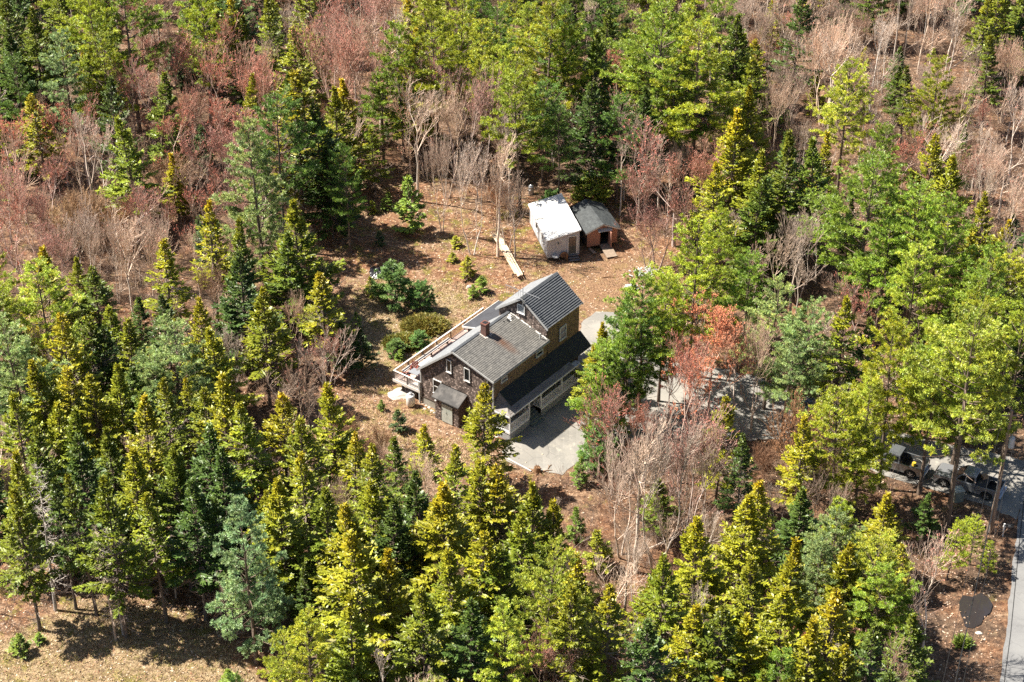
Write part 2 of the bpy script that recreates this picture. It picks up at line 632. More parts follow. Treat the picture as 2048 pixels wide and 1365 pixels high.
def make_bare(seed, H=13.0, spread=1.0, trunks=1, fork=.35, bud=(1.0, 1, 1), buds=0.0, twigc=(.9, .72, .68), depth=5, up=.42, wig=.075, twig=1.0, thick=1.15):
    """leafless broadleaf: forking limbs, fine twigs at the ends, sometimes with red flower clusters"""
    rng = np.random.default_rng(seed)
    tr, cr = AM(), AM()
    SA, SB, SR, SR2, SC = [], [], [], [], []
    tips, tipd = [], []

    def grow(p, d, L, r, lev):
        nseg = 3 if lev < 3 else 2
        for i in range(nseg):
            d2 = unit(d + rng.normal(0, wig, 3) + np.array([0, 0, up * .12]))
            q = p + d2 * L / nseg
            r2 = r * (.93 if nseg == 3 else .88)
            SA.append(p); SB.append(q); SR.append(r); SR2.append(r2)
            k = min(1, lev / (depth - .5))
            SC.append((1.3 - k * .2, 1.27 - k * .24, 1.24 - k * .26) if lev < depth - 1 else twigc)
            p, d, r = q, d2, r2
            if lev >= 1 and i < nseg - 1 and lev < depth and rng.random() < (.5 if lev < 2 else .85):
                dd = unit(d + rng.normal(0, .5, 3) * spread + np.array([0, 0, up * .6]))
                grow(p, dd, L * rng.uniform(.5, .75), r * .55, lev + 1)
        if lev >= depth:
            tips.append(p); tipd.append(d)
            return
        nch = int(rng.integers(2, 4)) if lev > 0 else int(rng.integers(3, 5))
        for i in range(nch):
            sp = (.30 if lev else .38) * spread
            dd = unit(d + rng.normal(0, sp, 3) + np.array([0, 0, up]))
            grow(p, dd, L * rng.uniform(.62, .86), r * rng.uniform(.58, .74), lev + 1)

    for k in range(trunks):
        a = k * 6.28 / trunks + rng.uniform(0, 1)
        ln = .0 if trunks == 1 else .22
        p = np.array([.18 * (trunks > 1) * math.cos(a), .18 * (trunks > 1) * math.sin(a), -.2])
        d = unit((ln * math.cos(a), ln * math.sin(a), 1))
        Ht = H * fork * rng.uniform(.85, 1.1)
        r = .0098 * H * (1 if trunks == 1 else .7) * thick
        pp = [p]
        rads = [r * 1.2]
        for i in range(5):
            p = p + unit(d + rng.normal(0, .05, 3)) * Ht / 5
            pp.append(p)
            rads.append(r * (1 - .08 * i))
            if i >= 2 and rng.random() < .7:
                az = rng.uniform(0, 6.28)
                grow(p, unit((math.cos(az), math.sin(az), .75)), H * .16, r * .33, 2)
        tr.tube(pp, rads, np.array([1., 1, 1]), 7)
        grow(p, d, (H - Ht) * .34, rads[-1] * .92, 0)
    A, B, ra, rb, C = (np.array(x) for x in (SA, SB, SR, SR2, SC))
    thin = ra < .022
    tr.segs(A[~thin], B[~thin], ra[~thin], rb[~thin], C[~thin])
    cr.segs(A[thin], B[thin], np.maximum(ra[thin], .017), np.maximum(rb[thin], .013), C[thin])
    T, D = np.array(tips), np.array(tipd)
    k = int(2.1 * twig + .5)
    idn = np.repeat(np.arange(len(T)), k)
    Dn = D[idn] + rng.normal(0, .34, (len(idn), 3)) + np.array([0, 0, .22])
    Dn /= np.linalg.norm(Dn, axis=1, keepdims=True)
    Lw = rng.uniform(.22, .6, len(idn))[:, None]
    E = T[idn] + Dn * Lw
    cr.segs(T[idn], E, .013, .008, np.tile(np.array(twigc), (len(idn), 1)) * rng.uniform(.8, 1.15, (len(idn), 1)))
    if buds:
        m = rng.random(len(idn)) < buds
        for s in (1.0, .62, .35):
            P = T[idn][m] + Dn[m] * Lw[m] * s
            Db = Dn[m] + rng.normal(0, .5, P.shape)
            cr.leaves(P - Db * .04, Db, rng.uniform(.09, .17, len(P)), rng.uniform(.05, .09, len(P)),
                      np.array(bud) * rng.uniform(.75, 1.25, (len(P), 1)), rng=rng)
    zt = max(B[:, 2].max(), E[:, 2].max())
    ntri = 0
    return tr.mesh('trunk', M_BARK_D), cr.mesh('crown', M_BARK_D), float(zt)


def make_dead_spruce(seed, H=13.0):
    rng = np.random.default_rng(seed)
    tr, cr = AM(), AM()
    pts = wobble(rng, H, .03)
    tr.tube(pts, .011 * H * (1 - np.linspace(0, 1, len(pts)) * .93), np.array([.85, .85, .85]), 7)
    z = .2 * H
    while z < H * .99:
        t = z / H
        for _ in range(int(rng.integers(2, 5))):
            az = rng.uniform(0, 6.28)
            L = 1.9 * (1 - t) ** .6 * rng.uniform(.5, 1.1)
            p0 = at_h(pts, z)
            d = np.array([math.cos(az), math.sin(az), .0])
            s = np.linspace(0, 1, 6)[:, None]
            cv = p0 + d * L * s + np.array([0, 0, 1.]) * L * (-.35 * s + .38 * s ** 2)
            cr.segs(cv[:-1], cv[1:], np.linspace(.026, .009, 5), np.linspace(.022, .007, 5), np.tile(np.array([1.15, 1.12, 1.1]), (5, 1)))
            k = int(5 + L * 9)
            q = rng.uniform(.25, 1, k)[:, None]
            P = p0 + d * L * q + np.array([0, 0, 1.]) * L * (-.35 * q + .38 * q ** 2)
            D = unit(d) + rng.normal(0, .8, (k, 3))
            D /= np.linalg.norm(D, axis=1, keepdims=True)
            cr.segs(P, P + D * rng.uniform(.1, .38, (k, 1)), .008, .004, np.tile(np.array([1.1, 1.05, 1.05]), (k, 1)))
        z += rng.uniform(.2, .45)
    return tr.mesh('trunk', M_BARK_D), cr.mesh('crown', M_BARK_D), H


RED = (1.05, .42, .33)
PINK = (1.05, .52, .46)
ORANGE = (1.45, .66, .40)
KINDS = {
    'S': [make_spruce(11, 13, 3.3, .12, .55), make_spruce(12, 13, 2.8, .16, .35, power=.8), make_spruce(13, 13, 3.6, .1, .75, 1.05, .95),
          make_spruce(14, 13, 2.8, .28, .5, .9, sparse_low=.5), make_spruce(15, 13, 3.3, .18, .2, .95, .95), make_spruce(16, 13, 2.3, .34, .8, .85, sparse_low=.6),
          make_spruce(17, 13, 3.3, .2, .6, .8, .8, .4), make_spruce(18, 13, 3.0, .25, .35, .75, .7, .5), make_spruce(19, 13, 2.5, .1, .9, 1.1, 1.0, .15)],
    'P': [make_pine(21, 17, 4.1, .28), make_pine(22, 17, 3.6, .22, 1.1), make_pine(23, 17, 4.5, .35), make_pine(24, 17, 3.4, .15, 1.1), make_pine(25, 17, 3.9, .4, 1.0)],
    'M': [make_bare(31, 13, .95, 1, .33, RED, .35, (.92, .70, .62), depth=4, twig=2.0), make_bare(32, 13, .85, 2, .28, PINK, .3, (.95, .76, .68), depth=4, twig=1.5),
          make_bare(33, 13, 1.05, 1, .4, RED, .5, (.92, .66, .56), depth=4, twig=2.2), make_bare(34, 13, .8, 3, .22, PINK, .3, (.95, .75, .67), depth=4, twig=1.2)],
    'G': [make_bare(41, 13, .95, 1, .42, RED, 0, (.95, .86, .80), depth=4, twig=1.8), make_bare(42, 13, .75, 2, .3, RED, 0, (.98, .88, .82), depth=4, twig=1.3),
          make_bare(43, 13, 1.1, 1, .32, PINK, .1, (.95, .82, .75), depth=4, twig=2.0), make_bare(44, 13, .7, 4, .2, PINK, .05, (.95, .82, .75), depth=4, twig=1.1),
          make_bare(45, 13, 1.2, 1, .45, PINK, 0, (.98, .88, .82), depth=4, twig=1.2), make_bare(46, 15, .8, 1, .5, PINK, 0, (.98, .88, .82), depth=3, twig=2.4)],
    'R': [make_bare(51, 13, 1.1, 1, .33, ORANGE, 1.0, (1.0, .66, .5), depth=4, twig=3.0), make_bare(52, 13, 1.0, 2, .25, ORANGE, 1.0, (1.0, .66, .5), depth=4, twig=2.2)],
    'O': [make_bare(61, 7, 1.2, 4, .12, (.9, .6, .35), .35, (.85, .66, .48), depth=4), make_bare(62, 7, 1.1, 5, .1, (.8, .55, .4), .2, (.8, .64, .52), depth=4)],
    'D': [make_dead_spruce(71), make_dead_spruce(72)],
    'F': [make_spruce(81, 5, 1.35, .05, .1, 1.25, .7), make_spruce(82, 5, 1.6, .06, .0, 1.25, .8)],
    'Y': [make_pine(83, 5, 2.0, .06, 1.5, small=True), make_pine(84, 5, 2.4, .05, 1.5, small=True)],
}
NAMES = {'S': 'spruce_tree', 'P': 'pine_tree', 'B': 'pine_tree', 'M': 'maple_tree', 'G': 'bare_tree', 'R': 'maple_tree', 'O': 'bare_shrub',
         'D': 'dead_spruce', 'F': 'young_fir', 'Y': 'young_pine'}
CATS = {'S': 'spruce', 'P': 'pine', 'B': 'pine', 'M': 'maple', 'G': 'bare tree', 'R': 'maple', 'O': 'shrub', 'D': 'dead tree', 'F': 'young fir', 'Y': 'young pine'}
GROUPS = {'S': 'spruces in the woods', 'P': 'white pines in the woods', 'B': 'white pines in the woods', 'M': 'leafless red maples in the woods',
          'G': 'leafless grey trees in the woods', 'R': 'leafless red maples in the woods', 'O': 'bare shrubs under the trees',
          'D': 'dead spruces in the woods', 'F': 'young firs', 'Y': 'young pines'}
# own colour of each form: (words, rgb)
TINTS = {
    'S': [('dark green spruce', (.130, .185, .022)), ('olive green spruce', (.200, .245, .020)), ('gold tipped spruce', (.270, .285, .018)), ('deep green spruce', (.075, .130, .026))],
    'P': [('yellow green pine', (.38, .43, .032)), ('bright green pine', (.27, .38, .042)), ('mid green pine', (.17, .28, .045)), ('lime green pine', (.44, .50, .055))],
    'B': [('pale bluish green pine', (.28, .39, .16)), ('soft grey green pine', (.30, .39, .13)), ('pale sage green pine', (.36, .45, .16))],
    'M': [('leafless maple with red buds', (1.05, .92, .90)), ('pinkish leafless maple', (1.15, .98, .96)), ('leafless maple with rosy twigs', (1.0, .84, .82))],
    'G': [('pale grey leafless tree', (1.2, 1.12, 1.06)), ('leafless tree with whitish limbs', (1.45, 1.4, 1.36)), ('dusky grey leafless tree', (.92, .84, .78))],
    'R': [('maple in orange red flower', (1.05, .95, .9))],
    'O': [('tan leafless bush', (.95, .85, .68)), ('brown leafless bush', (.72, .58, .5)), ('pinkish grey leafless bush', (1.0, .84, .8))],
    'D': [('dead spruce bare of needles', (1.0, .97, .95))],
    'F': [('small green fir', (.19, .28, .045)), ('small yellowish fir', (.32, .34, .04)), ('small dark fir', (.09, .14, .05))],
    'Y': [('small bushy green pine', (.22, .36, .10)), ('small bushy lime pine', (.36, .42, .07))],
}
trees = []      # records; objects are made at the end, when ranks for the labels are known

# ------------------------------------------------------------------ the ground
def litter_mat():
    m, nt, bs = newmat('leaf_litter')
    tc = nd(nt, 'ShaderNodeTexCoord')
    v = tc.outputs['Object']
    big = None
    mid = noise(nt, v, .22, 5, .65, .4)
    fine = noise(nt, v, 2.2, 6, .8)
    grit = noise(nt, v, 7.5, 3, .85)
    vor = nd(nt, 'ShaderNodeTexVoronoi')
    vor.inputs['Scale'].default_value = 5.5
    vor.inputs['Randomness'].default_value = 1.0
    nt.links.new(v, vor.inputs['Vector'])
    leaf = ramp(nt, fine, [(.36, (.07, .038, .020)), (.46, (.22, .125, .070)), (.55, (.39, .245, .145)), (.66, (.60, .45, .32))])
    rust = ramp(nt, fine, [(.36, (.08, .035, .018)), (.5, (.26, .12, .055)), (.64, (.48, .28, .16))])
    straw = ramp(nt, fine, [(.36, (.14, .09, .045)), (.5, (.33, .235, .125)), (.64, (.56, .43, .26))])
    moss = ramp(nt, fine, [(.36, (.075, .075, .014)), (.52, (.20, .18, .025)), (.66, (.36, .30, .05))])
    c = mixc(nt, ramp(nt, mid, [(.42, 0.), (.56, 1.)]), leaf, rust)
    # dry grass of the yard and of the clearing at the near edge
    geo = nd(nt, 'ShaderNodeVertexColor', layer_name='cover')
    sep = nd(nt, 'ShaderNodeSeparateColor')
    nt.links.new(geo.outputs[0], sep.inputs[0])
    wob = nd(nt, 'ShaderNodeMath', operation='MULTIPLY_ADD')
    nt.links.new(mid, wob.inputs[0])
    wob.inputs[1].default_value = 1.5
    wob.inputs[2].default_value = -.75
    gsum = nd(nt, 'ShaderNodeMath', operation='ADD')
    nt.links.new(sep.outputs[0], gsum.inputs[0])
    nt.links.new(wob.outputs[0], gsum.inputs[1])
    c = mixc(nt, ramp(nt, gsum.outputs[0], [(.35, 0.), (.62, 1.)]), c, straw)
    ms = nd(nt, 'ShaderNodeMath', operation='ADD')
    nt.links.new(sep.outputs[1], ms.inputs[0])
    nt.links.new(noise(nt, v, .55, 4, .6), ms.inputs[1])
    c = mixc(nt, ramp(nt, ms.outputs[0], [(.60, 0.), (.72, .9)]), c, moss)
    # shade between the trees of the woods, painted into the litter as dark patches
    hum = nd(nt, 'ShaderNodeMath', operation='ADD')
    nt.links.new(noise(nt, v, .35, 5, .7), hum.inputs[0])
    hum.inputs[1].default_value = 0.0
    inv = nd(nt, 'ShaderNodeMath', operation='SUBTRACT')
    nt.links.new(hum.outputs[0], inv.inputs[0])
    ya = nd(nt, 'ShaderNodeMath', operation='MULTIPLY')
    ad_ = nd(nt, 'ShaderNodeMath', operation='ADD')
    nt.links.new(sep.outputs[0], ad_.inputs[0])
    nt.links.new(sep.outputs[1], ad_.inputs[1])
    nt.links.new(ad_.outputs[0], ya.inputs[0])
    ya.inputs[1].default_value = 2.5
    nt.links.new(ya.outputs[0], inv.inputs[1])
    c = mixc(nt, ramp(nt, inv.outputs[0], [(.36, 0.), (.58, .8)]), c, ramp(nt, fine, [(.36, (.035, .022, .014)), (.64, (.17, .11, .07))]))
    # bare trodden soil by the sheds
    soil = ramp(nt, grit, [(.35, (.19, .10, .05)), (.65, (.40, .25, .14))])
    c = mixc(nt, sep.outputs[2], c, soil)
    c = mixc(nt, .55, c, ramp(nt, grit, [(.36, (.35, .33, .32)), (.52, (1., 1., 1.)), (.66, (1.45, 1.42, 1.4))]), 'MULTIPLY')
    c = mixc(nt, ramp(nt, vor.outputs['Distance'], [(.03, .6), (.16, 0.)]), c, (.62, .47, .36))
    nt.links.new(c, bs.inputs['Base Color'])
    bs.inputs['Roughness'].default_value = .9
    h = nd(nt, 'ShaderNodeMath', operation='ADD')
    nt.links.new(fine, h.inputs[0])
    nt.links.new(grit, h.inputs[1])
    bump(nt, bs, h.outputs[0], .9, .16)
    return m


YARD = [(650, 420), (760, 400), (860, 350), (960, 430), (1040, 390), (1130, 370), (1230, 400), (1370, 520), (1300, 640), (1180, 700), (1180, 800),
        (1210, 900), (1150, 950), (1000, 960), (930, 850), (800, 890), (740, 800), (770, 740), (700, 640), (640, 520)]
LAWN = [(700, 560), (900, 560), (1000, 600), (930, 650), (820, 740), (740, 800), (830, 870), (950, 880), (1000, 960), (880, 950), (700, 870), (690, 700), (640, 640)]
NEAR = [(-80, 1300), (60, 1250), (160, 1190), (300, 1200), (430, 1230), (480, 1330), (600, 1420), (-120, 1500)]


def soft(x, y, poly, w=3.0):
    """1 inside the polygon, falling off over w metres"""
    n = 0
    for a in range(8):
        n += inpoly(x + w * math.cos(a * .785), y + w * math.sin(a * .785), poly)
    return (n + 2 * inpoly(x, y, poly)) / 10.0


gp = lambda poly: [ray(*p) for p in poly]
yard_g, lawn_g, near_g = gp(YARD), gp(LAWN), gp(NEAR)
soil_g = gp([(1040, 560), (1130, 500), (1240, 500), (1330, 540), (1300, 600), (1200, 640), (1160, 610), (1110, 550)])
verge_g = gp([(1880, 1060), (1990, 1040), (2010, 1250), (1970, 1420), (1900, 1420)])

xs = np.concatenate([[-1500, -500, -200], np.arange(-84, 84.1, .9), [200, 500, 1500]])
ys = np.concatenate([[-400, 0, 60], np.arange(78, 262, .9), [330, 700, 2500]])
nx, ny = len(xs), len(ys)
XX, YY = np.meshgrid(xs, ys)
ZZ = zg(XX, YY)
gv = [(float(XX[j, i]), float(YY[j, i]), float(ZZ[j, i])) for j in range(ny) for i in range(nx)]
gf = [(j * nx + i, j * nx + i + 1, (j + 1) * nx + i + 1, (j + 1) * nx + i) for j in range(ny - 1) for i in range(nx - 1)]
gme = bpy.data.meshes.new('ground')
gme.from_pydata(gv, [], gf)
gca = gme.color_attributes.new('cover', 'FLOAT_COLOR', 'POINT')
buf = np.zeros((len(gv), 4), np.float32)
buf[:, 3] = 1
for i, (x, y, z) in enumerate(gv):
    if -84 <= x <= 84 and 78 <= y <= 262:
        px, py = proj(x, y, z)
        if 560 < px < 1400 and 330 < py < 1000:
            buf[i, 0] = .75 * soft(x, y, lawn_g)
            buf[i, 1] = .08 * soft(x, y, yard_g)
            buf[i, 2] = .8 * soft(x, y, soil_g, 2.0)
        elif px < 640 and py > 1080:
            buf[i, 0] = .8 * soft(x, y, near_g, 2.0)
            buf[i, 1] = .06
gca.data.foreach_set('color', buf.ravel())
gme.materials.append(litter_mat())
gme.polygons.foreach_set('use_smooth', [True] * len(gme.polygons))
ground = link_mesh('ground', gme)
tag(ground, kind='structure')


def sheet(name, poly, mat, lift=.03, step=.6, skirt=.35, edge=.09):
    """a paved slab that follows the ground: fine grid clipped to a ground polygon, with an edge going down into the soil"""
    import bmesh
    bm = bmesh.new()
    re_, pl = random.Random(3), []
    for i in range(len(poly)):
        (xa, ya), (xb, yb_) = poly[i], poly[(i + 1) % len(poly)]
        m = max(1, int(math.hypot(xb - xa, yb_ - ya) / .7))
        for q in range(m):
            pl.append((xa + (xb - xa) * q / m + re_.gauss(0, edge), ya + (yb_ - ya) * q / m + re_.gauss(0, edge)))
    poly = pl
    f = bm.faces.new([bm.verts.new((x, y, 0)) for x, y in poly])
    x0, x1 = min(p[0] for p in poly), max(p[0] for p in poly)
    y0, y1 = min(p[1] for p in poly), max(p[1] for p in poly)
    for lo, hi, ax in ((x0, x1, 0), (y0, y1, 1)):
        k = max(1, int((hi - lo) / step))
        for i in range(1, k):
            c = lo + (hi - lo) * i / k
            co = (c, 0, 0) if ax == 0 else (0, c, 0)
            no = (1, 0, 0) if ax == 0 else (0, 1, 0)
            bmesh.ops.bisect_plane(bm, geom=bm.verts[:] + bm.edges[:] + bm.faces[:], plane_co=co, plane_no=no)
    bm.normal_update()
    if sum(f.normal.z for f in bm.faces) < 0:
        bmesh.ops.reverse_faces(bm, faces=bm.faces[:])
    be = [e for e in bm.edges if e.is_boundary]
    ex = bmesh.ops.extrude_edge_only(bm, edges=be)
    low = set(v for v in ex['geom'] if isinstance(v, bmesh.types.BMVert))
    for v in bm.verts:
        v.co.z = float(zg(v.co.x, v.co.y)) + (-skirt if v in low else lift + .10 * 0)
    me = bpy.data.meshes.new(name)
    bm.to_mesh(me)
    bm.free()
    me.materials.append(mat)
    o = link_mesh(name, me)
    tag(o, kind='structure')
    return o


def asphalt(name, base, patch, worn):
    m, nt, bs = newmat(name)
    v = mapping(nt)
    c = ramp(nt, noise(nt, v, 9, 5, .8), [(.3, [b * .8 for b in base]), (.7, [b * 1.2 for b in base])])
    c = mixc(nt, ramp(nt, noise(nt, v, .28, 4, .6, .5), [(.42, 0.), (.62, .8)]), c, patch)
    c = mixc(nt, ramp(nt, noise(nt, v, 1.1, 5, .75), [(.56, 0.), (.7, .75)]), c, worn)
    vo = nd(nt, 'ShaderNodeTexVoronoi', feature='DISTANCE_TO_EDGE')
    vo.inputs['Scale'].default_value = .28
    wv = nd(nt, 'ShaderNodeTexNoise')
    wv.inputs['Scale'].default_value = .8
    wv.inputs['Detail'].default_value = 5
    nt.links.new(v, wv.inputs['Vector'])
    nt.links.new(mixc(nt, .18, v, wv.outputs['Color'], 'LINEAR_LIGHT'), vo.inputs['Vector'])
    c = mixc(nt, ramp(nt, vo.outputs['Distance'], [(.0, .4), (.008, 0.)]), c, (.07, .07, .07))
    nt.links.new(c, bs.inputs['Base Color'])
    bs.inputs['Roughness'].default_value = .85
    bump(nt, bs, noise(nt, v, 30, 3, .7), .4, .01)
    return m


M_DRIVE = asphalt('driveway_asphalt', (.23, .22, .20), (.33, .31, .275), (.42, .39, .33))
M_ROAD = asphalt('road_asphalt', (.19, .19, .19), (.24, .24, .235), (.15, .15, .15))
drive_px = [(1003, 905), (1015, 925), (1080, 942), (1128, 949), (1165, 915), (1215, 890), (1300, 880), (1420, 880), (1560, 880), (1700, 925), (1800, 962), (1900, 990),
            (1975, 1010), (2034, 1040), (2075, 930), (1985, 905), (1850, 880), (1700, 835), (1590, 790), (1510, 752), (1420, 735), (1330, 725), (1260, 680), (1230, 625),
            (1195, 625), (1165, 640), (1150, 700), (1120, 800), (1050, 850)]
driveway = sheet('driveway', gp(drive_px), M_DRIVE)
road_l = [(1993, 1420), (2001, 1350), (2012, 1270), (2022, 1170), (2031, 1078), (2040, 1000), (2052, 920), (2075, 780), (2110, 640), (2150, 480)]
rl = gp(road_l)
wd = [(x + 6.2, y + .4) for x, y in rl]
road = sheet('road', rl + wd[::-1], M_ROAD, lift=.045, step=1.5, edge=.05)
# painted line along the edge of the road
ln = MB()
for (a, b) in zip(rl[:-1], rl[1:]):
    n = 6
    for i in range(n):
        p = [a[0] + (b[0] - a[0]) * i / n, a[1] + (b[1] - a[1]) * i / n]
        q = [a[0] + (b[0] - a[0]) * (i + 1) / n, a[1] + (b[1] - a[1]) * (i + 1) / n]
        z0, z1 = float(zg(*p)) + .052, float(zg(*q)) + .052
        ln.add([(p[0] + .32, p[1], z0), (p[0] + .39, p[1], z0), (q[0] + .39, q[1], z1), (q[0] + .32, q[1], z1)], [(0, 1, 2, 3)])
tag(ln.build('tar_seam', plain('tar_seam', (.03, .03, .03), .7, .4, 4)), kind='structure')

# ------------------------------------------------------------------ building materials
def roof_mat(name, lo, hi, stain=None, streak=1.0):
    m, nt, bs = newmat(name)
    v = mapping(nt)
    st = mapping(nt, scale=(.5, 5, .5))
    f = noise(nt, v, 3.5, 6, .75)
    c = ramp(nt, f, [(.32, lo), (.68, hi)])
    g = noise(nt, mapping(nt, scale=(2.2, .7, 2.2)), 1.6, 5, .7)
    c = mixc(nt, .6 * streak, c, ramp(nt, g, [(.35, (.62, .62, .64)), (.65, (1.3, 1.28, 1.24))]), 'MULTIPLY')
    tb = nd(nt, 'ShaderNodeTexVoronoi')
    tb.inputs['Scale'].default_value = 5
    nt.links.new(mapping(nt, scale=(.9, 1, .9)), tb.inputs['Vector'])
    sp = nd(nt, 'ShaderNodeSeparateColor')
    nt.links.new(tb.outputs['Color'], sp.inputs[0])
    c = mixc(nt, .35, c, ramp(nt, sp.outputs[0], [(0, (.7, .7, .7)), (1, (1.3, 1.3, 1.3))]), 'MULTIPLY')
    if stain:
        tc = nd(nt, 'ShaderNodeTexCoord')
        mp = nd(nt, 'ShaderNodeMapping')
        mp.inputs['Location'].default_value = stain['loc']
        mp.inputs['Scale'].default_value = stain['scale']
        nt.links.new(tc.outputs['Object'], mp.inputs[0])
        gr = nd(nt, 'ShaderNodeTexGradient', gradient_type='SPHERICAL')
        nt.links.new(mp.outputs[0], gr.inputs[0])
        mu = nd(nt, 'ShaderNodeMath', operation='MULTIPLY')
        nt.links.new(gr.outputs['Fac'], mu.inputs[0])
        nt.links.new(noise(nt, v, 2.0, 4, .7), mu.inputs[1])
        c = mixc(nt, ramp(nt, mu.outputs[0], [(.04, 0.), (.45, .8)]), c, stain['col'])
    nt.links.new(c, bs.inputs['Base Color'])
    bs.inputs['Roughness'].default_value = .62
    bump(nt, bs, noise(nt, v, 12, 4, .7), .5, .02)
    return m


M_ROOF_F = roof_mat('weathered_grey_shingles', (.085, .082, .076), (.20, .192, .175), dict(loc=(-6.1, -4.25, -6.7), scale=(.42, 1.0, .42), col=(.13, .055, .025)))
for n in M_ROOF_F.node_tree.nodes:
    if n.type == 'MAPPING' and tuple(round(q, 2) for q in n.inputs['Scale'].default_value) == (.42, 1.0, .42):
        n.vector_type = 'TEXTURE'
        n.inputs['Location'].default_value = (6.25, 4.55, 6.7)
        n.inputs['Scale'].default_value = (2.5, .75, 2.0)
M_ROOF_L = roof_mat('sun_sheen_shingles', (.19, .20, .21), (.30, .31, .32), streak=.6)  # sun sheen of the left slopes, put into a paler shingle colour
M_ROOF_R = roof_mat('slate_grey_shingles', (.06, .066, .074), (.13, .138, .148), streak=.8)
M_MEMB = plain('black_roofing', (.020, .022, .028), .55, .5, 1.2)
M_DARKROLL = plain('dark_rolled_roofing', (.055, .057, .066), .6, .25, 1.5)
M_GREYROLL = plain('grey_rolled_roofing', (.065, .062, .06), .85, .3, 2.5, stain=(.14, .13, .12))
M_SHING = plain('cedar_shingle', (.145, .115, .10), .85, .3, 6, tinted=True, stretch=(1, 1, .3))
M_SHING_B = plain('cedar_backing', (.09, .065, .05), .9, .3, 5)
M_TAN = plain('tan_cedar_shingle', (.27, .19, .12), .85, .3, 5, tinted=True, stretch=(1, 1, .3))
M_WHITE = plain('white_trim_paint', (.74, .74, .72), .6, .12, 4, stain=(.5, .48, .44))
M_GREYW = plain('grey_painted_wood', (.42, .42, .41), .7, .15, 4)
M_PORCHW = plain('porch_white_paint', (.80, .81, .81), .65, .12, 4)
M_RAILB = plain('orange_stained_wood', (.42, .235, .13), .75, .2, 6)
M_DECKW = plain('weathered_deck_wood', (.55, .43, .38), .8, .2, 5, stain=(.42, .30, .25))
M_CAPW = plain('bleached_rail_wood', (.68, .64, .60), .75, .15, 5, stain=(.5, .45, .4))
M_GLASS, _nt, _bs = newmat('window_glass')
_bs.inputs['Base Color'].default_value = (.012, .014, .016, 1)
_bs.inputs['Roughness'].default_value = .08
M_CURT = plain('curtain_cloth', (.35, .38, .4), .9, .2, 3, stretch=(8, 8, 1))
M_CONC = plain('foundation_concrete', (.38, .36, .31), .9, .2, 2.5, stain=(.24, .22, .17))
M_DOORG = plain('pale_green_door_paint', (.42, .46, .41), .7, .12, 2.5, stain=(.52, .53, .48))
M_DKWOOD = plain('dark_wood', (.07, .055, .045), .85, .3, 5)
M_METAL = plain('dull_metal', (.50, .51, .52), .4, .15, 5, metal=.6)
M_BLACK = plain('black_iron', (.02, .02, .02), .5, .2, 5)


def brick_mat():
    m, nt, bs = newmat('chimney_brick')
    b = nd(nt, 'ShaderNodeTexBrick')
    b.inputs['Scale'].default_value = 1.0
    b.inputs['Brick Width'].default_value = .2
    b.inputs['Row Height'].default_value = .067
    b.inputs['Mortar Size'].default_value = .008
    b.inputs['Color1'].default_value = (.19, .065, .045, 1)
    b.inputs['Color2'].default_value = (.12, .045, .033, 1)
    b.inputs['Mortar'].default_value = (.2, .17, .15, 1)
    tc = nd(nt, 'ShaderNodeTexCoord')
    sx = nd(nt, 'ShaderNodeSeparateXYZ')
    nt.links.new(tc.outputs['Object'], sx.inputs[0])
    ad = nd(nt, 'ShaderNodeMath', operation='ADD')
    nt.links.new(sx.outputs[0], ad.inputs[0])
    nt.links.new(sx.outputs[1], ad.inputs[1])
    cb = nd(nt, 'ShaderNodeCombineXYZ')
    nt.links.new(ad.outputs[0], cb.inputs[0])
    nt.links.new(sx.outputs[2], cb.inputs[1])
    nt.links.new(cb.outputs[0], b.inputs['Vector'])
    nt.links.new(b.outputs['Color'], bs.inputs['Base Color'])
    bs.inputs['Roughness'].default_value = .9
    return m


M_BRICK = brick_mat()
rs = random.Random(42)

# ------------------------------------------------------------------ the house  (local x = across the ridge, y = along the ridge)
house = empty('house', (HOX, HOY, 0), -YAW)
tag(house, 'weathered shingled house with grey roofs, long side deck and front porch in the clearing', 'house')


def slope(parent, name, e0, e1, t0, t1, n, mat, thick=.05, label=None, cname='shingle_course', step=.028):
    """roof plane: eave e0-e1, top t0-t1 (local points); a deck slab with n overlapping courses laid on it"""
    e0, e1, t0, t1 = map(Vector, (e0, e1, t0, t1))
    nrm = (e1 - e0).cross(t0 - e0).normalized()
    if nrm.z < 0: nrm = -nrm
    b = MB()
    lo = [e0 - nrm * (thick + .1), e1 - nrm * (thick + .1), t1 - nrm * (thick + .1), t0 - nrm * (thick + .1)]
    hi = [p - nrm * .012 for p in (e0, e1, t1, t0)]
    b.add(lo + hi, [(0, 1, 2, 3), (7, 6, 5, 4), (0, 4, 5, 1), (1, 5, 6, 2), (2, 6, 7, 3), (3, 7, 4, 0)])
    roof = b.build(name, [M_WHITE], parent)
    if label: roof['label'] = label
    for i in range(n):
        a0, a1 = i / n, min(1.0, (i + 1.12) / n)
        j = rs.uniform(-.01, .01)
        p = [e0.lerp(t0, a0), e1.lerp(t1, a0), e1.lerp(t1, a1), e0.lerp(t0, a1)]
        up = nrm * (step + .016 + j * .4)
        low = nrm * .004
        top = [p[0] + up, p[1] + up, p[2] + low * 1.5, p[3] + low * 1.5]
        bot = [q - nrm * .004 for q in p]
        c = MB()
        c.add(bot + top, [(3, 2, 1, 0), (4, 5, 6, 7), (0, 1, 5, 4), (1, 2, 6, 5), (2, 3, 7, 6), (3, 0, 4, 7)])
        c.build(cname, mat, roof)
    return roof


def gable_wall(b, poly, y0, y1):
    b.prism(poly, y0, y1, 'y')


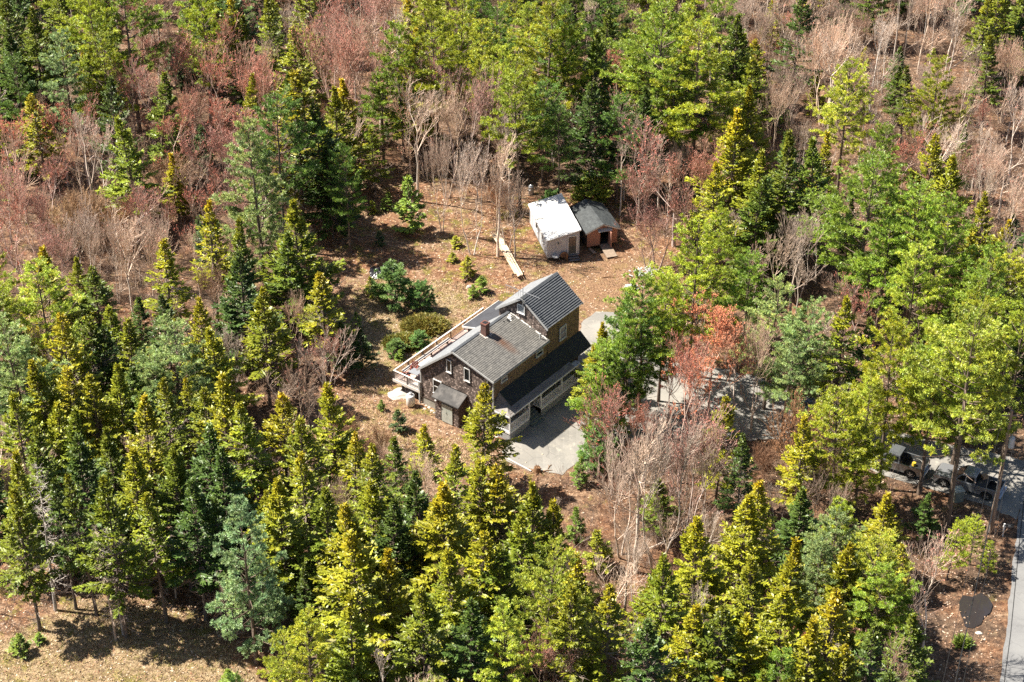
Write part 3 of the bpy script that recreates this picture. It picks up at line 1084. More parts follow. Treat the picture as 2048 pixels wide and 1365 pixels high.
def shingle_face(name, parent, mat, plane, lo, hi, poly, holes, face_out, rowh=.15, w=.16, tones=None):
    """wall shingles: each its own small wedge, inside a polygon (s, z), leaving the openings clear; plane: ('y', val) or ('x', val)"""
    b = MB()
    ax, val = plane
    z = min(p[1] for p in poly)
    zt = max(p[1] for p in poly)
    r = 0
    while z < zt:
        s = lo + (r % 2) * w * .5 - w
        while s < hi:
            ww = w * rs.uniform(.65, 1.3)
            cs, cz = s + ww / 2, z + rowh / 2
            ok = inpoly(cs, cz, poly) and inpoly(s + .02, z + rowh * .95, poly) and inpoly(s + ww - .02, z + rowh * .95, poly)
            if ok:
                for h in holes:
                    if h[0] - ww * .5 < cs < h[1] + ww * .5 and h[2] - rowh * .5 < cz < h[3] + rowh * .5: ok = False
            if ok:
                t = rs.choice(tones)
                k = rs.uniform(.8, 1.2)
                t = (t[0] * k, t[1] * k, t[2] * k)
                d0, d1 = .034 + rs.uniform(0, .012), .012
                z0, z1 = z + rs.uniform(-.008, .008), z + rowh * 1.02
                x0, x1 = s + .006, s + ww - .006
                o = face_out
                if ax == 'y':
                    v8 = [(x0, val, z0), (x1, val, z0), (x1, val, z1), (x0, val, z1), (x0, val + o * d0, z0), (x1, val + o * d0, z0), (x1, val + o * d1, z1), (x0, val + o * d1, z1)]
                else:
                    v8 = [(val, x0, z0), (val, x1, z0), (val, x1, z1), (val, x0, z1), (val + o * d0, x0, z0), (val + o * d0, x1, z0), (val + o * d1, x1, z1), (val + o * d1, x0, z1)]
                b.add(v8, [(4, 5, 6, 7), (0, 1, 5, 4), (1, 2, 6, 5), (3, 0, 4, 7)], t)
            s += ww
        z += rowh
        r += 1
    o = b.build(name, mat, parent)
    o['kind'] = 'stuff'
    return o


def window(parent, ax, val, out, s0, s1, z0, z1, bars=True, curtain=False, frame=.075, fmat=None, name='window'):
    """a window on a wall; ax 'y' wall faces +-y at val, s runs along x; ax 'x' likewise"""
    fmat = fmat or M_WHITE

    def bx(b, a0, a1, c0, c1, d0, d1):
        lo, hi = sorted((val + out * d0, val + out * d1))
        if ax == 'y': b.box(a0, a1, lo, hi, c0, c1)
        else: b.box(lo, hi, a0, a1, c0, c1)
    g = MB()
    bx(g, s0 + frame * .6, s1 - frame * .6, z0 + frame * .6, z1 - frame * .6, .005, .03)
    w = g.build(name, M_GLASS, parent)
    f = MB()
    bx(f, s0, s0 + frame, z0, z1, .0, .09)
    bx(f, s1 - frame, s1, z0, z1, .0, .09)
    bx(f, s0 + frame, s1 - frame, z1 - frame, z1, .0, .088)
    bx(f, s0 + frame, s1 - frame, z0, z0 + frame, .0, .088)
    f.build('frame', fmat, w)
    sl = MB()
    bx(sl, s0 - .04, s1 + .04, z0 - .04, z0 - .002, .0, .13)
    sl.build('sill', fmat, w)
    if bars:
        k = MB()
        zc = (z0 + z1) / 2
        bx(k, s0 + frame + .002, s1 - frame - .002, zc - .03, zc + .03, .03, .075)
        k.build('sash_rail', fmat, w)
    if curtain:
        c = MB()
        n = 8
        for i in range(n):
            a0 = s0 + frame + (s1 - s0 - 2 * frame) * i / n
            bx(c, a0 + .01, a0 + (s1 - s0 - 2 * frame) / n - .01, z0 + frame, z1 - frame, .031, .036)
        c.build('curtain', M_CURT, w)
    return w


FA = (4.17, 7.34)
# walls of the front block
polyF = [(.25, -.9), (8.5, -.9), (8.5, 5.86), (4.17, 7.16), (.25, 3.76)]
wb = MB()
gable_wall(wb, polyF, .28, 8.3)
wall = wb.build('wall', M_SHING_B, house)
wall['label'] = 'shingled walls of the front block'
TONES = [(.62, .58, .56), (.8, .76, .74), (1.0, .95, .92), (1.0, .97, .95), (1.25, 1.2, 1.16), (.72, .66, .62), (2.6, 2.55, 2.5), (.9, .84, .8), (2.0, 1.95, 1.9)]
TT = [(.8, .78, .75), (1, .97, .92), (1.15, 1.1, 1.05), (.9, .85, .8), (1.0, .93, .85)]
holesF = [(3.3, 3.86, 4.72, 6.05), (5.3, 5.97, 4.64, 6.0), (1.69, 2.67, 1.77, 3.27), (2.7, 5.5, -1, 3.05)]
shingle_face('wall_shingles', house, M_SHING, ('y', .28), .25, 8.5, [(.25, .62), (8.5, .62), (8.5, 5.80), (4.17, 7.05), (.25, 3.66)], holesF, -1, tones=TONES)
shingle_face('side_wall_shingles', house, M_TAN, ('x', 8.5), .28, 8.3, [(.28, 3.9), (8.3, 3.9), (8.3, 5.8), (.28, 5.8)], [(1.3, 2.2, 5.05, 5.5), (6.5, 7.5, 4.95, 5.45)], 1, tones=TT)
fo = MB()
fo.box(.35, 8.4, .22, .28, -.9, .6)
fo.box(.20, .28, .3, 8.3, -.9, .6)
fo.build('foundation', M_CONC, house)
for a, b_, y in ((.17, .29, .2), (8.46, 8.58, .2)):
    cbd = MB()
    cbd.box(a, b_, y, y + .12, .55, 3.6 if a < 1 else 5.7)
    cbd.build('corner_board', M_GREYW, house)
wt = MB()
wt.box(.29, 2.6, .2, .26, .66, .80)
wt.build('water_table_board', M_SHING_B, house)
# roofs of the front block
slope(house, 'roof', (8.76, 0, 5.96), (8.76, 8.33, 5.96), (4.17, 0, 7.34), (4.17, 8.33, 7.34), 25, M_ROOF_F, label='broad low roof slope of weathered shingles with a rust stain', step=.018)
slope(house, 'roof', (0, 0, 3.72), (0, 8.33, 3.72), (4.17, 0, 7.34), (4.17, 8.33, 7.34), 26, M_ROOF_L, label='steep roof slope above the deck, coloured paler for its sun sheen', step=.014)
rc = MB()
for a, b_ in (((4.17, -.02, 7.40), (4.17, 8.3, 7.40)),):
    rc.bar((4.17 - .09, -.02, 7.335), (4.17 - .09, 8.3, 7.335), .2, .03, up=(-.6, 0, .8))
    rc.bar((4.17 + .09, -.02, 7.372), (4.17 + .09, 8.3, 7.372), .2, .03, up=(.3, 0, .95))
rc.build('ridge_cap', M_ROOF_R, house)
for (a, b_) in (((-.02, 3.66), (4.17, 7.30)), ((4.17, 7.30), (8.8, 5.91))):
    k = MB()
    k.bar((a[0], -.035, a[1] - .06), (b_[0], -.035, b_[1] - .06), .05, .16)
    k.build('rake_board', M_GREYW, house)
k = MB()
k.bar((8.79, 0, 5.84), (8.79, 8.33, 5.84), .04, .15)
k.build('fascia_board', M_GREYW, house)
window(house, 'y', .25, -1, 3.30, 3.86, 4.74, 6.05, bars=False)
window(house, 'y', .25, -1, 5.30, 5.97, 4.65, 6.00, bars=False)
window(house, 'y', .25, -1, 1.69, 2.67, 1.77, 3.27)
window(house, 'x', 8.54, 1, 1.30, 2.20, 5.02, 5.48, bars=False, frame=.1)
window(house, 'x', 8.54, 1, 6.50, 7.55, 4.92, 5.45, bars=False, frame=.1)
dp = MB()
dp.tube([(8.0, .12, 5.9), (8.0, .1, 5.6), (8.0, .14, 3.4), (8.0, .14, .4)], .045, 8)
dp.build('downpipe', M_WHITE, house)
# tall rear block
polyR = [(3.0, -.6), (8.47, -.6), (8.47, 7.16), (5.73, 9.24), (3.0, 7.16)]
wb = MB()
gable_wall(wb, polyR, 8.33, 13.3)
w2 = wb.build('wall', M_SHING_B, house)
w2['label'] = 'walls of the taller rear block'
shingle_face('rear_gable_shingles', house, M_SHING, ('y', 8.33), 3.0, 8.47, [(3.0, 4.6), (8.47, 4.6), (8.47, 7.1), (5.73, 9.15), (3.0, 7.1)], [(5.14, 6.0, 7.64, 8.56)], -1, tones=TONES)
shingle_face('rear_side_shingles', house, M_TAN, ('x', 8.47), 8.33, 13.3, [(8.33, 3.8), (13.3, 3.8), (13.3, 7.1), (8.33, 7.1)], [(10.15, 11.18, 4.78, 6.18)], 1, tones=TT)
slope(house, 'roof', (8.69, 8.08, 7.25), (8.69, 13.55, 7.25), (5.73, 8.08, 9.46), (5.73, 13.55, 9.46), 17, M_ROOF_R, label='dark ribbed right slope of the rear roof', step=.085)
slope(house, 'roof', (2.79, 8.08, 7.25), (2.79, 13.55, 7.25), (5.73, 8.08, 9.46), (5.73, 13.55, 9.46), 17, M_ROOF_L, label='left slope of the rear roof, coloured paler for its sun sheen', step=.02)
rc = MB()
rc.bar((5.65, 8.06, 9.455), (5.65, 13.57, 9.455), .2, .035, up=(-.55, 0, .8))
rc.bar((5.81, 8.06, 9.475), (5.81, 13.57, 9.475), .2, .035, up=(.55, 0, .8))
rc.build('ridge_cap', M_ROOF_R, house)
for (a, b_) in (((2.77, 7.18), (5.73, 9.40)), ((5.73, 9.40), (8.72, 7.18))):
    k = MB()
    k.bar((a[0], 8.045, a[1] - .06), (b_[0], 8.045, b_[1] - .06), .05, .16)
    k.build('rake_board', M_GREYW, house)
    k = MB()
    k.bar((a[0], 13.58, a[1] - .06), (b_[0], 13.58, b_[1] - .06), .05, .16)
    k.build('rake_board', M_GREYW, house)
window(house, 'y', 8.30, -1, 5.14, 6.0, 7.66, 8.56, bars=False, curtain=True)
window(house, 'x', 8.51, 1, 10.15, 11.18, 4.80, 6.18, frame=.1)
# flashing where the front roof meets the rear wall: pale patches of old sealant
fl = MB()
for i in range(34):
    t = rs.uniform(.03, .97)
    x = 4.3 + t * 4.2
    z = 7.34 - (x - 4.17) * .3007 + .045
    l = rs.uniform(.08, .24)
    fl.bar((x, 8.26 - rs.uniform(0, .12), z), (x + l, 8.24 - rs.uniform(0, .12), z - l * .3), rs.uniform(.06, .16), .02, up=(.3, 0, .95))
fl.build('flashing', plain('old_sealant', (.62, .60, .56), .8, .3, 6), house)
pt = MB()
for x, y, s in ((4.9, 7.2, .3), (4.75, 6.75, .16), (5.0, 7.75, .12)):
    z = 7.34 - (x - 4.17) * .3007 + .05
    pt.bar((x - s / 2, y, z + s * .15), (x + s / 2, y, z - s * .15), s * .7, .035, up=(.3, 0, .95))
pt.build('roof_patch', M_BLACK, house)
pt = MB()
for x, y, s in ((4.75, 7.55, .34), (4.6, 7.85, .25), (5.05, 7.4, .15)):
    z = 7.34 - (x - 4.17) * .3007 + .048
    pt.bar((x - s / 2, y, z + s * .15), (x + s / 2, y, z - s * .15), s * .8, .03, up=(.3, 0, .95))
pt.build('sealant_patch', plain('white_sealant', (.75, .74, .7), .8, .2, 6), house)
vp = MB()
vp.tube([(8.1, 7.75, 5.9), (8.1, 7.75, 6.75)], .06, 8)
vp.build('vent_pipe', M_WHITE, house)
# chimney
ch = MB()
ch.box(4.35, 4.93, 3.85, 4.42, 6.6, 8.28)
ch.box(4.31, 4.97, 3.81, 4.46, 8.28, 8.42)
chim = ch.build('chimney', M_BRICK, house, bevel=.012)
c2 = MB()
c2.box(4.44, 4.84, 3.94, 4.33, 8.42, 8.44)
c2.build('flue_opening', M_BLACK, chim)
c3 = MB()
for i in range(26):
    a = rs.uniform(0, 6.28)
    x, y = 4.64 + .42 * max(-1, min(1, 1.3 * math.cos(a))), 4.13 + .42 * max(-1, min(1, 1.3 * math.sin(a)))
    z = (7.34 - (x - 4.17) * .3007 + .05) if x > 4.17 else 7.34
    s = rs.uniform(.05, .14)
    c3.bar((x - s, y, z + s * .3), (x + s, y, z - s * .3), rs.uniform(.06, .14), .03, up=(.3, 0, .95))
c3.build('mortar_collar', plain('pale_mortar', (.60, .52, .47), .9, .3, 6), chim)

# side wing with its dark flat roof
wb = MB()
wb.box(-1.05, 2.99, 8.75, 13.7, -.6, 3.15)
w3 = wb.build('wall', M_SHING_B, house)
w3['label'] = 'low wing between rear block and deck'
wr = MB()
wr.prism([(-1.45, 3.22), (2.98, 4.5), (2.98, 4.62), (-1.45, 3.34)], 8.5, 14.05, 'y')
r3 = wr.build('roof', M_DARKROLL, house)
r3['label'] = 'smooth dark grey roof of the side wing'
k = MB()
k.bar((-1.49, 8.45, 3.27), (-1.49, 14.1, 3.27), .05, .2)
k.bar((-1.47, 8.46, 3.26), (.2, 8.46, 3.74), .05, .18)
k.build('fascia_board', M_WHITE, house)

# entry lean-to on the gable end
wb = MB()
wb.prism([(-.8, -.25), (.24, -.25), (.24, 2.98), (-.8, 2.46)], 2.7, 5.45, 'x')
en = wb.build('entry_shed', M_SHING_B, house)
shingle_face('front_shingles', en, M_SHING, ('y', -.8), 2.7, 5.45, [(2.7, -.05), (5.45, -.05), (5.45, 2.4), (2.7, 2.4)], [(3.5, 4.75, -.1, 2.0)], -1, tones=TONES)
rr = MB()
rr.prism([(-1.12, 2.28), (.22, 2.98), (.22, 3.10), (-1.12, 2.40)], 2.55, 5.62, 'x')
rr.build('entry_roof', M_GREYROLL, en)
d = MB()
d.box(3.52, 4.12, -.90, -.84, .02, 1.95)
dd = d.build('door', M_DOORG, en)
d = MB()
d.box(4.14, 4.74, -.90, -.84, .02, 1.95)
d.build('door', M_DOORG, en)
d = MB()
d.bar((4.08, -.93, 1.0), (4.08, -.93, 1.14), .03, .03, up=(1, 0, 0))
d.build('handle', M_BLACK, dd)
lm = MB()
lm.bar((3.02, -.84, 2.12), (3.02, -1.05, 2.18), .05, .05)
lm.box(2.94, 3.1, -1.17, -1.02, 2.10, 2.20)
lm.build('lamp', M_WHITE, en)

# ---- long side deck
deck = empty('deck', (0, 0, 0), 0, house)
DZ = 1.32
n = 22
for i in range(n):
    x0 = -3.0 + i * (3.2 / n)
    k = MB()
    y1 = 13.5 if x0 < -1.6 else 8.45
    if x0 > .1: y1 = .3
    if x0 + 3.2 / n > .19: continue
    k.box(x0 + .006, x0 + 3.2 / n - .006, .12, y1, DZ - .04, DZ + rs.uniform(-.003, .003))
    k.build('plank', M_DECKW, deck)
k = MB()
k.box(-3.04, -2.99, .06, 13.55, DZ - .26, DZ + .01)
k.build('rim_board', M_CAPW, deck)
k = MB()
k.box(-2.98, .2, .06, .11, DZ - .26, DZ + .01)
k.build('rim_board', M_CAPW, deck)
k = MB()
for y in np.arange(.6, 13.3, .6):
    k.box(-2.95, .15 if y < 8.4 else -1.1, y, y + .045, DZ - .24, DZ - .045)
k.build('joists', M_DKWOOD, deck)
me_b = None
k = MB()
k.box(-.018, .018, -.018, .018, 0, .78)
bal_me = k.mesh('baluster', M_RAILB)
k = MB()
k.box(-.018, .018, -.018, .018, 0, .78)
bal_me2 = k.mesh('baluster', M_CAPW)
y = .22
i = 0
while y < 13.5:
    if i % 13: link_mesh('baluster', bal_me, deck, (-2.94, y, DZ + .08))
    y += .155
    i += 1
x = -2.8
i = 0
while x < .1:
    link_mesh('baluster', bal_me2, deck, (x, .17, DZ + .08))
    x += .15
for (a, b_, m) in (((-2.94, .1, DZ + .93), (-2.94, 13.55, DZ + .93), M_CAPW), ((-3.0, .17, DZ + .932), (.22, .17, DZ + .932), M_CAPW)):
    k = MB()
    k.bar(a, b_, .15, .045)
    k.build('top_rail', m, deck)
for (a, b_) in (((-2.94, .2, DZ + .86), (-2.94, 13.5, DZ + .86)), ((-2.94, .2, DZ + .09), (-2.94, 13.5, DZ + .09))):
    k = MB()
    k.bar(a, b_, .05, .08)
    k.build('rail', M_RAILB, deck)
for (a, b_) in (((-2.9, .17, DZ + .86), (.2, .17, DZ + .86)), ((-2.9, .17, DZ + .09), (.2, .17, DZ + .09))):
    k = MB()
    k.bar(a, b_, .05, .08)
    k.build('rail', M_CAPW, deck)
k = MB()
k.box(-.05, .05, -.05, .05, -.3, .90)
post_me = k.mesh('post', M_DKWOOD)
for y in (.17, 2.2, 4.3, 6.4, 8.5, 10.6, 13.45): link_mesh('post', post_me, deck, (-2.94, y, DZ))
link_mesh('post', post_me, deck, (-1.35, .17, DZ))
k = MB()
k.box(-.07, .07, -.07, .07, -.4, 2.3)
k.build('corner_post', M_GREYW, deck, (.1, .14, 0))
k = MB()
k.box(-.08, .08, -.08, .08, -.4, DZ - .26)
leg_me = k.mesh('support_post', M_DKWOOD)
for x, y in ((-2.2, .5), (-2.5, 3.4), (-2.5, 6.4), (-2.5, 9.6), (-2.5, 12.9), (-.6, .5)): link_mesh('support_post', leg_me, deck, (x, y, 0))
k = MB()
k.bar((-2.2, .5, .35), (-1.5, .5, DZ - .27), .08, .08)
k.build('brace', M_DKWOOD, deck)
k = MB()
k.box(-2.86, -2.5, 1.1, 8.0, DZ + .42, DZ + .46)
be = k.build('built_in_bench', M_CAPW, deck)
k = MB()
for y in (1.3, 3.2, 5.2, 7.6):
    k = MB()
    k.box(-2.8, -2.56, y, y + .06, DZ, DZ + .42)
    k.build('bench_support', M_DKWOOD, be)

# ---- covered porch along the right side
porch = empty('porch', (0, 0, 0), 0, house)
PZ = .95
k = MB()
for i in range(12):
    x0 = 8.56 + i * .145
    if i < 6:
        k.box(x0, x0 + .137, .35, 13.2, PZ - .05, PZ)
    else:
        k.box(x0, x0 + .137, .35, 3.2, PZ - .05, PZ)
        k.box(x0, x0 + .137, 5.0, 10.9, PZ - .05, PZ)
k.build('floor', M_GREYW, porch)
k = MB()
k.box(-.065, .065, -.065, .065, 0, 2.72 - PZ + .06)
pm = k.mesh('post', M_PORCHW)
for y in (.38, 3.24, 5.0, 8.21, 10.65): link_mesh('post', pm, porch, (10.26, y, PZ))
link_mesh('post', pm, porch, (8.66, .38, PZ))
k = MB()
k.box(-.02, .02, -.02, .02, 0, .78)
pb = k.mesh('baluster', M_PORCHW)
for (y0, y1) in ((.45, 3.18), (5.06, 8.15), (8.27, 10.6)):
    n = int((y1 - y0) / .125)
    for i in range(1, n): link_mesh('baluster', pb, porch, (10.26, y0 + (y1 - y0) * i / n, PZ + .08))
    for z in (.07, .86):
        k = MB()
        k.bar((10.26, y0, PZ + z), (10.26, y1, PZ + z), .07, .06)
        k.build('rail', M_PORCHW, porch)
for (x0, x1, y) in ((8.7, 10.2, .38), (9.3, 10.2, 5.0), (9.3, 10.2, 3.24)):
    n = int((x1 - x0) / .125)
    for i in range(1, n): link_mesh('baluster', pb, porch, (x0 + (x1 - x0) * i / n, y, PZ + .08))
    for z in (.07, .86):
        k = MB()
        k.bar((x0, y, PZ + z), (x1, y, PZ + z), .07, .06)
        k.build('rail', M_PORCHW, porch)
k = MB()
k.bar((10.30, .3, PZ - .1), (10.30, 3.24, PZ - .1), .04, .22)
k.bar((10.30, 5.0, PZ - .1), (10.30, 10.9, PZ - .1), .04, .22)
k.bar((8.56, .33, PZ - .1), (10.32, .33, PZ - .1), .04, .22)
k.build('rim_board', M_PORCHW, porch)
# slatted skirt under the porch floor
k = MB()
k.box(-.012, .012, 0, 1, -.028, .028)
sk = k.mesh('skirt_slat', plain('skirt_grey_paint', (.42, .43, .43), .7, .15, 4))
for (y0, y1) in ((.4, 3.2), (5.04, 10.8)):
    z = -.12
    while z < PZ - .24:
        o = link_mesh('skirt_slat', sk, porch, (10.28, y0, z))
        o.scale = (1, y1 - y0, 1)
        z += .085
for z in np.arange(-.05, PZ - .24, .085):
    o = link_mesh('skirt_slat', sk, porch, (10.26, .36, z), (0, 0, R(90)))
    o.scale = (1, 1.6, 1)
k = MB()
k.box(10.22, 10.25, .42, 3.2, -.5, PZ - .1)
k.box(10.22, 10.25, 5.04, 10.8, -.5, PZ - .1)
k.box(8.6, 10.2, .40, .43, -.5, PZ - .1)
k.build('skirt_backing', M_BLACK, porch)
k = MB()
for y in (.4, 3.2, 5.04, 6.2, 8.2, 10.7): k.box(10.285, 10.32, y - .04, y + .04, -.4, PZ - .22)
k.build('skirt_frame', plain('skirt_frame_paint', (.36, .37, .37), .7, .1, 4), porch)
M_STEP = plain('step_grey_green_paint', (.17, .2, .19), .7, .2, 4)
for i in range(6):
    k = MB()
    zt = PZ - .19 * (i + 1) + .02
    k.box(9.43 + i * .27, 9.43 + (i + 1) * .27 + .03, 3.32, 4.92, zt - .17 + .002 * i, zt)
    k.build('stair_tread', M_STEP, porch)
# porch roof: dark membrane, hipped shingle edge
k = MB()
zt = 4.22
mem = [(8.5, 1.1, zt), (9.80, 1.25, 3.07), (9.80, 13.5, 3.07), (8.5, 13.5, zt)]
mem2 = [(p[0], p[1], p[2] - .1) for p in mem]
k.add(mem2 + mem, [(3, 2, 1, 0), (4, 5, 6, 7), (0, 1, 5, 4), (1, 2, 6, 5), (2, 3, 7, 6), (3, 0, 4, 7)])
k.build('membrane_roof', M_MEMB, porch)
M_LIP = roof_mat('brown_grey_shingles', (.15, .135, .125), (.26, .235, .215))
slope(porch, 'edge_roof', (10.42, .14, 2.80), (10.42, 10.0, 2.80), (9.79, 1.2, 3.09), (9.79, 10.0, 3.09), 4, M_LIP, thick=.02, step=.02)
k = MB()
a = [(8.5, .14, 2.80), (10.42, .14, 2.80), (9.79, 1.22, 3.10), (9.3, 1.12, 3.52), (8.5, 1.08, 4.24)]
a2 = [(p[0], p[1], p[2] - .06) for p in a]
k.add(a2 + a, [(4, 3, 2, 1, 0), (5, 6, 7, 9), (7, 8, 9), (0, 1, 6, 5), (1, 2, 7, 6), (2, 3, 8, 7), (3, 4, 9, 8), (4, 0, 5, 9)])
k.build('hip_roof', M_LIP, porch)
k = MB()
k.bar((10.44, .1, 2.74), (10.44, 10.95, 2.74), .04, .14)
k.bar((8.5, .11, 2.74), (10.46, .11, 2.74), .04, .14)
k.build('fascia_board', M_PORCHW, porch)
k = MB()
k.box(9.81, 10.42, 10.02, 10.95, 2.70, 2.78)
k.box(8.6, 10.36, .24, 10.9, 2.60, 2.66)
k.build('ceiling', M_GREYW, porch)
k = MB()
k.box(8.53, 8.56, 4.1, 5.1, PZ, PZ + 2.0)
dr = k.build('front_door', plain('house_door_paint', (.2, .2, .19), .6, .1, 3), porch)

# ------------------------------------------------------------------ things round the house
def local(x, y, z=0.0):
    X, Y = h2w(y, x)
    return (X, Y, z)


M_TANK = plain('white_tank_paint', (.80, .80, .78), .4, .06, 3, stain=(.70, .68, .62))
M_ROCK = plain('pale_granite', (.50, .46, .42), .9, .3, 3, bmp=.7, stain=(.36, .33, .28))
M_PLANK = plain('fresh_lumber', (.66, .54, .40), .8, .15, 5, tinted=True, stretch=(4, 4, .5))
M_TARP = plain('black_tarp', (.012, .012, .018), .28, .3, 2)
M_REDW = plain('red_brown_chair_paint', (.24, .06, .04), .6, .2, 4)
M_TABLE = plain('grey_table_top', (.25, .26, .28), .5, .1, 4)

# television antenna on the rear gable
an = empty('tv_antenna', local(6.0, 7.95, 9.2), -YAW)
tag(an, 'white television antenna on a short mast at the rear gable peak', 'antenna')
k = MB()
k.tube([(0, 0, -.6), (0, 0, 1.5)], .03, 8)
k.build('mast', M_METAL, an)
k = MB()
k.bar((-1.75, -.3, 1.32), (2.2, -.42, 1.42), .04, .04)
bm_ = k.build('boom', M_METAL, an)
for i in range(9):
    k = MB()
    x = -1.65 + i * .27
    l = .95 - i * .055
    k.tube([(x, -.3, 1.32), (x + .02, -.31, 1.32 - l)], .014, 5)
    k.build('element', M_METAL, an)
for x, l in ((.9, .55), (1.1, .45)):
    k = MB()
    k.tube([(x, -.38, 1.38), (x + .2, -.5, 1.38 - l)], .014, 5)
    k.build('element', M_METAL, an)

# gas tank
tk = empty('gas_tank', local(-.25, -.75, 0), 0)
tag(tk, 'upright white gas tank with a grey cap standing beside the deck corner', 'gas tank')
k = MB()
k.tube([(0, 0, .06), (0, 0, .12), (0, 0, 1.05), (0, 0, 1.14), (0, 0, 1.20), (0, 0, 1.22)], [.36, .40, .40, .37, .27, .02], 28)
k.build('body', M_TANK, tk, smooth=True)
k = MB()
k.tube([(0, 0, 1.19), (0, 0, 1.38), (0, 0, 1.43)], [.18, .18, .12], 20)
k.build('cap', M_METAL, tk)
k = MB()
k.tube([(0, 0, 0), (0, 0, .07)], .30, 20)
k.build('foot_ring', M_GREYW, tk)
k = MB()
k.box(.30, .405, -.42, -.25, .45, .6)



def rock(name, x, y, sx, sy, sz, seed, mat, label, cat, group=None, z=-.05, rz=0.0, sub=3):
    import bmesh
    from mathutils import noise as mn
    bm = bmesh.new()
    bmesh.ops.create_icosphere(bm, subdivisions=sub, radius=1.0)
    off = Vector((seed * 3.1, seed * 1.7, seed * .9))
    for v in bm.verts:
        d = 1 + .30 * mn.noise(v.co * 1.1 + off) + .13 * mn.noise(v.co * 3 + off)
        v.co = Vector((v.co.x * sx * d, v.co.y * sy * d, max(-.5, v.co.z) * sz * d))
    me = bpy.data.meshes.new(name)
    bm.to_mesh(me)
    bm.free()
    me.materials.append(mat)
    o = link_mesh(name, me, None, (x, y, float(zg(x, y)) + z), (0, 0, rz))
    return tag(o, label, cat, group)


rx, ry = ray(800, 790)
rock('rock_outcrop', rx + .2, ry + .2, 1.35, .95, .28, 3, M_ROCK, 'low flat pale ledge of rock beside the deck support', 'rock', rz=.2, sub=4)
rx, ry = ray(938, 575)
rock('boulder', rx, ry, .33, .26, .3, 5, M_ROCK, 'single grey boulder beside the small firs behind the house', 'boulder')
rx, ry = ray(1958, 1267)
rock('boulder', rx, ry, .28, .2, .2, 6, plain('white_boulder', (.66, .6, .5), .9, .2, 3), 'small whitish boulder beside the dark puddle by the road', 'boulder')
spots = [(846, 807, .24), (852, 811, .2), (858, 815, .25), (849, 818, .22), (864, 822, .24), (868, 826, .2), (843, 814, .16)]
posn = ['nearest the gas tank', 'below the tank shadow', 'in the middle of the row', 'nearest the camera', 'beside the entry shed', 'touching the entry shed corner', 'by the deck corner post']
for i, (px, py, s) in enumerate(spots):
    rx, ry = ray(px, py)
    rock('flat_stone', rx, ry, s, s * .7, .09, 10 + i, plain('flat_stone_%d' % i, (.55 - .03 * i, .46 - .02 * i, .36), .9, .2, 4), 'flat tan stone ' + posn[i], 'stone', 'flat stones lying by the foundation', rz=i * .8, sub=2)

# deck furniture


def deck_chair(x, y, rz, label):
    c = empty('deck_chair', local(x, y, DZ), rz - YAW)
    tag(c, label, 'chair', 'chairs on the deck')
    k = MB()
    for i in range(5): k.box(-.26, .26, -.25 + i * .1, -.165 + i * .1, .38, .41)
    k.build('seat', M_REDW, c)
    k = MB()
    for i in range(5): k.bar((-.24 + i * .12, .24, .42), (-.24 + i * .12, .42, 1.0), .09, .02, up=(0, 1, 0))
    k.build('backrest', M_REDW, c)
    for sx in (-1, 1):
        k = MB()
        k.box(sx * .31 - .05, sx * .31 + .05, -.3, .3, .6, .63)
        k.build('armrest', M_REDW, c)
        for y_ in (-.27, .22):
            k = MB()
            k.box(sx * .3 - .03, sx * .3 + .03, y_ - .03, y_ + .03, 0, .6)
            k.build('leg', M_REDW, c)


deck_chair(-2.1, 2.05, .5, 'red wooden deck chair farther from the gable end, beyond the table')
deck_chair(-1.9, .75, 2.4, 'red wooden deck chair nearest the front railing of the deck')
tb = empty('deck_table', local(-1.45, 1.45, DZ), -YAW)
tag(tb, 'grey square table between the red chairs on the deck', 'table')
k = MB()
k.box(-.5, .5, -.42, .42, .68, .72)
k.build('table_top', M_TABLE, tb)
for sx in (-.42, .42):
    for sy in (-.34, .34):
        k = MB()
        k.box(sx - .03, sx + .03, sy - .03, sy + .03, 0, .68)
        k.build('leg', M_BLACK, tb)
for (x, y, s, lb) in ((-.75, .62, .4, 'crumpled white cloth lying on the deck by the house corner'), (-1.1, .4, .3, 'small crumpled white cloth by the deck front railing')):
    X, Y, _ = local(x, y)
    o = rock('white_cloth', X, Y, s, s * .7, .14, int(s * 50), plain('cloth_white', (.75, .72, .68), .9, .1, 3), lb, 'cloth', z=DZ + .04)
bn = empty('deck_bench', local(-2.05, 3.6, DZ), -YAW)
tag(bn, 'long pale bench with dark ends standing on the deck', 'bench')
k = MB()
k.box(-.2, .2, -.85, .85, .40, .45)
k.build('seat', M_CAPW, bn)
for y in (-.7, .7):
    k = MB()
    k.box(-.18, .18, y - .04, y + .04, 0, .4)
    k.build('leg', M_DKWOOD, bn)

# white hoop hanging under the porch end
hx = MB()
pts = [(.33 * math.cos(a * .3142), 0, .33 * math.sin(a * .3142)) for a in range(21)]
hx.tube(pts, .045, 8, cap=False)
o = hx.build('hose_coil', M_WHITE, None, local(9.0, -.05, .45), (0, 0, -YAW + .2))
tag(o, 'white coiled hose standing against the near end of the porch', 'hose')

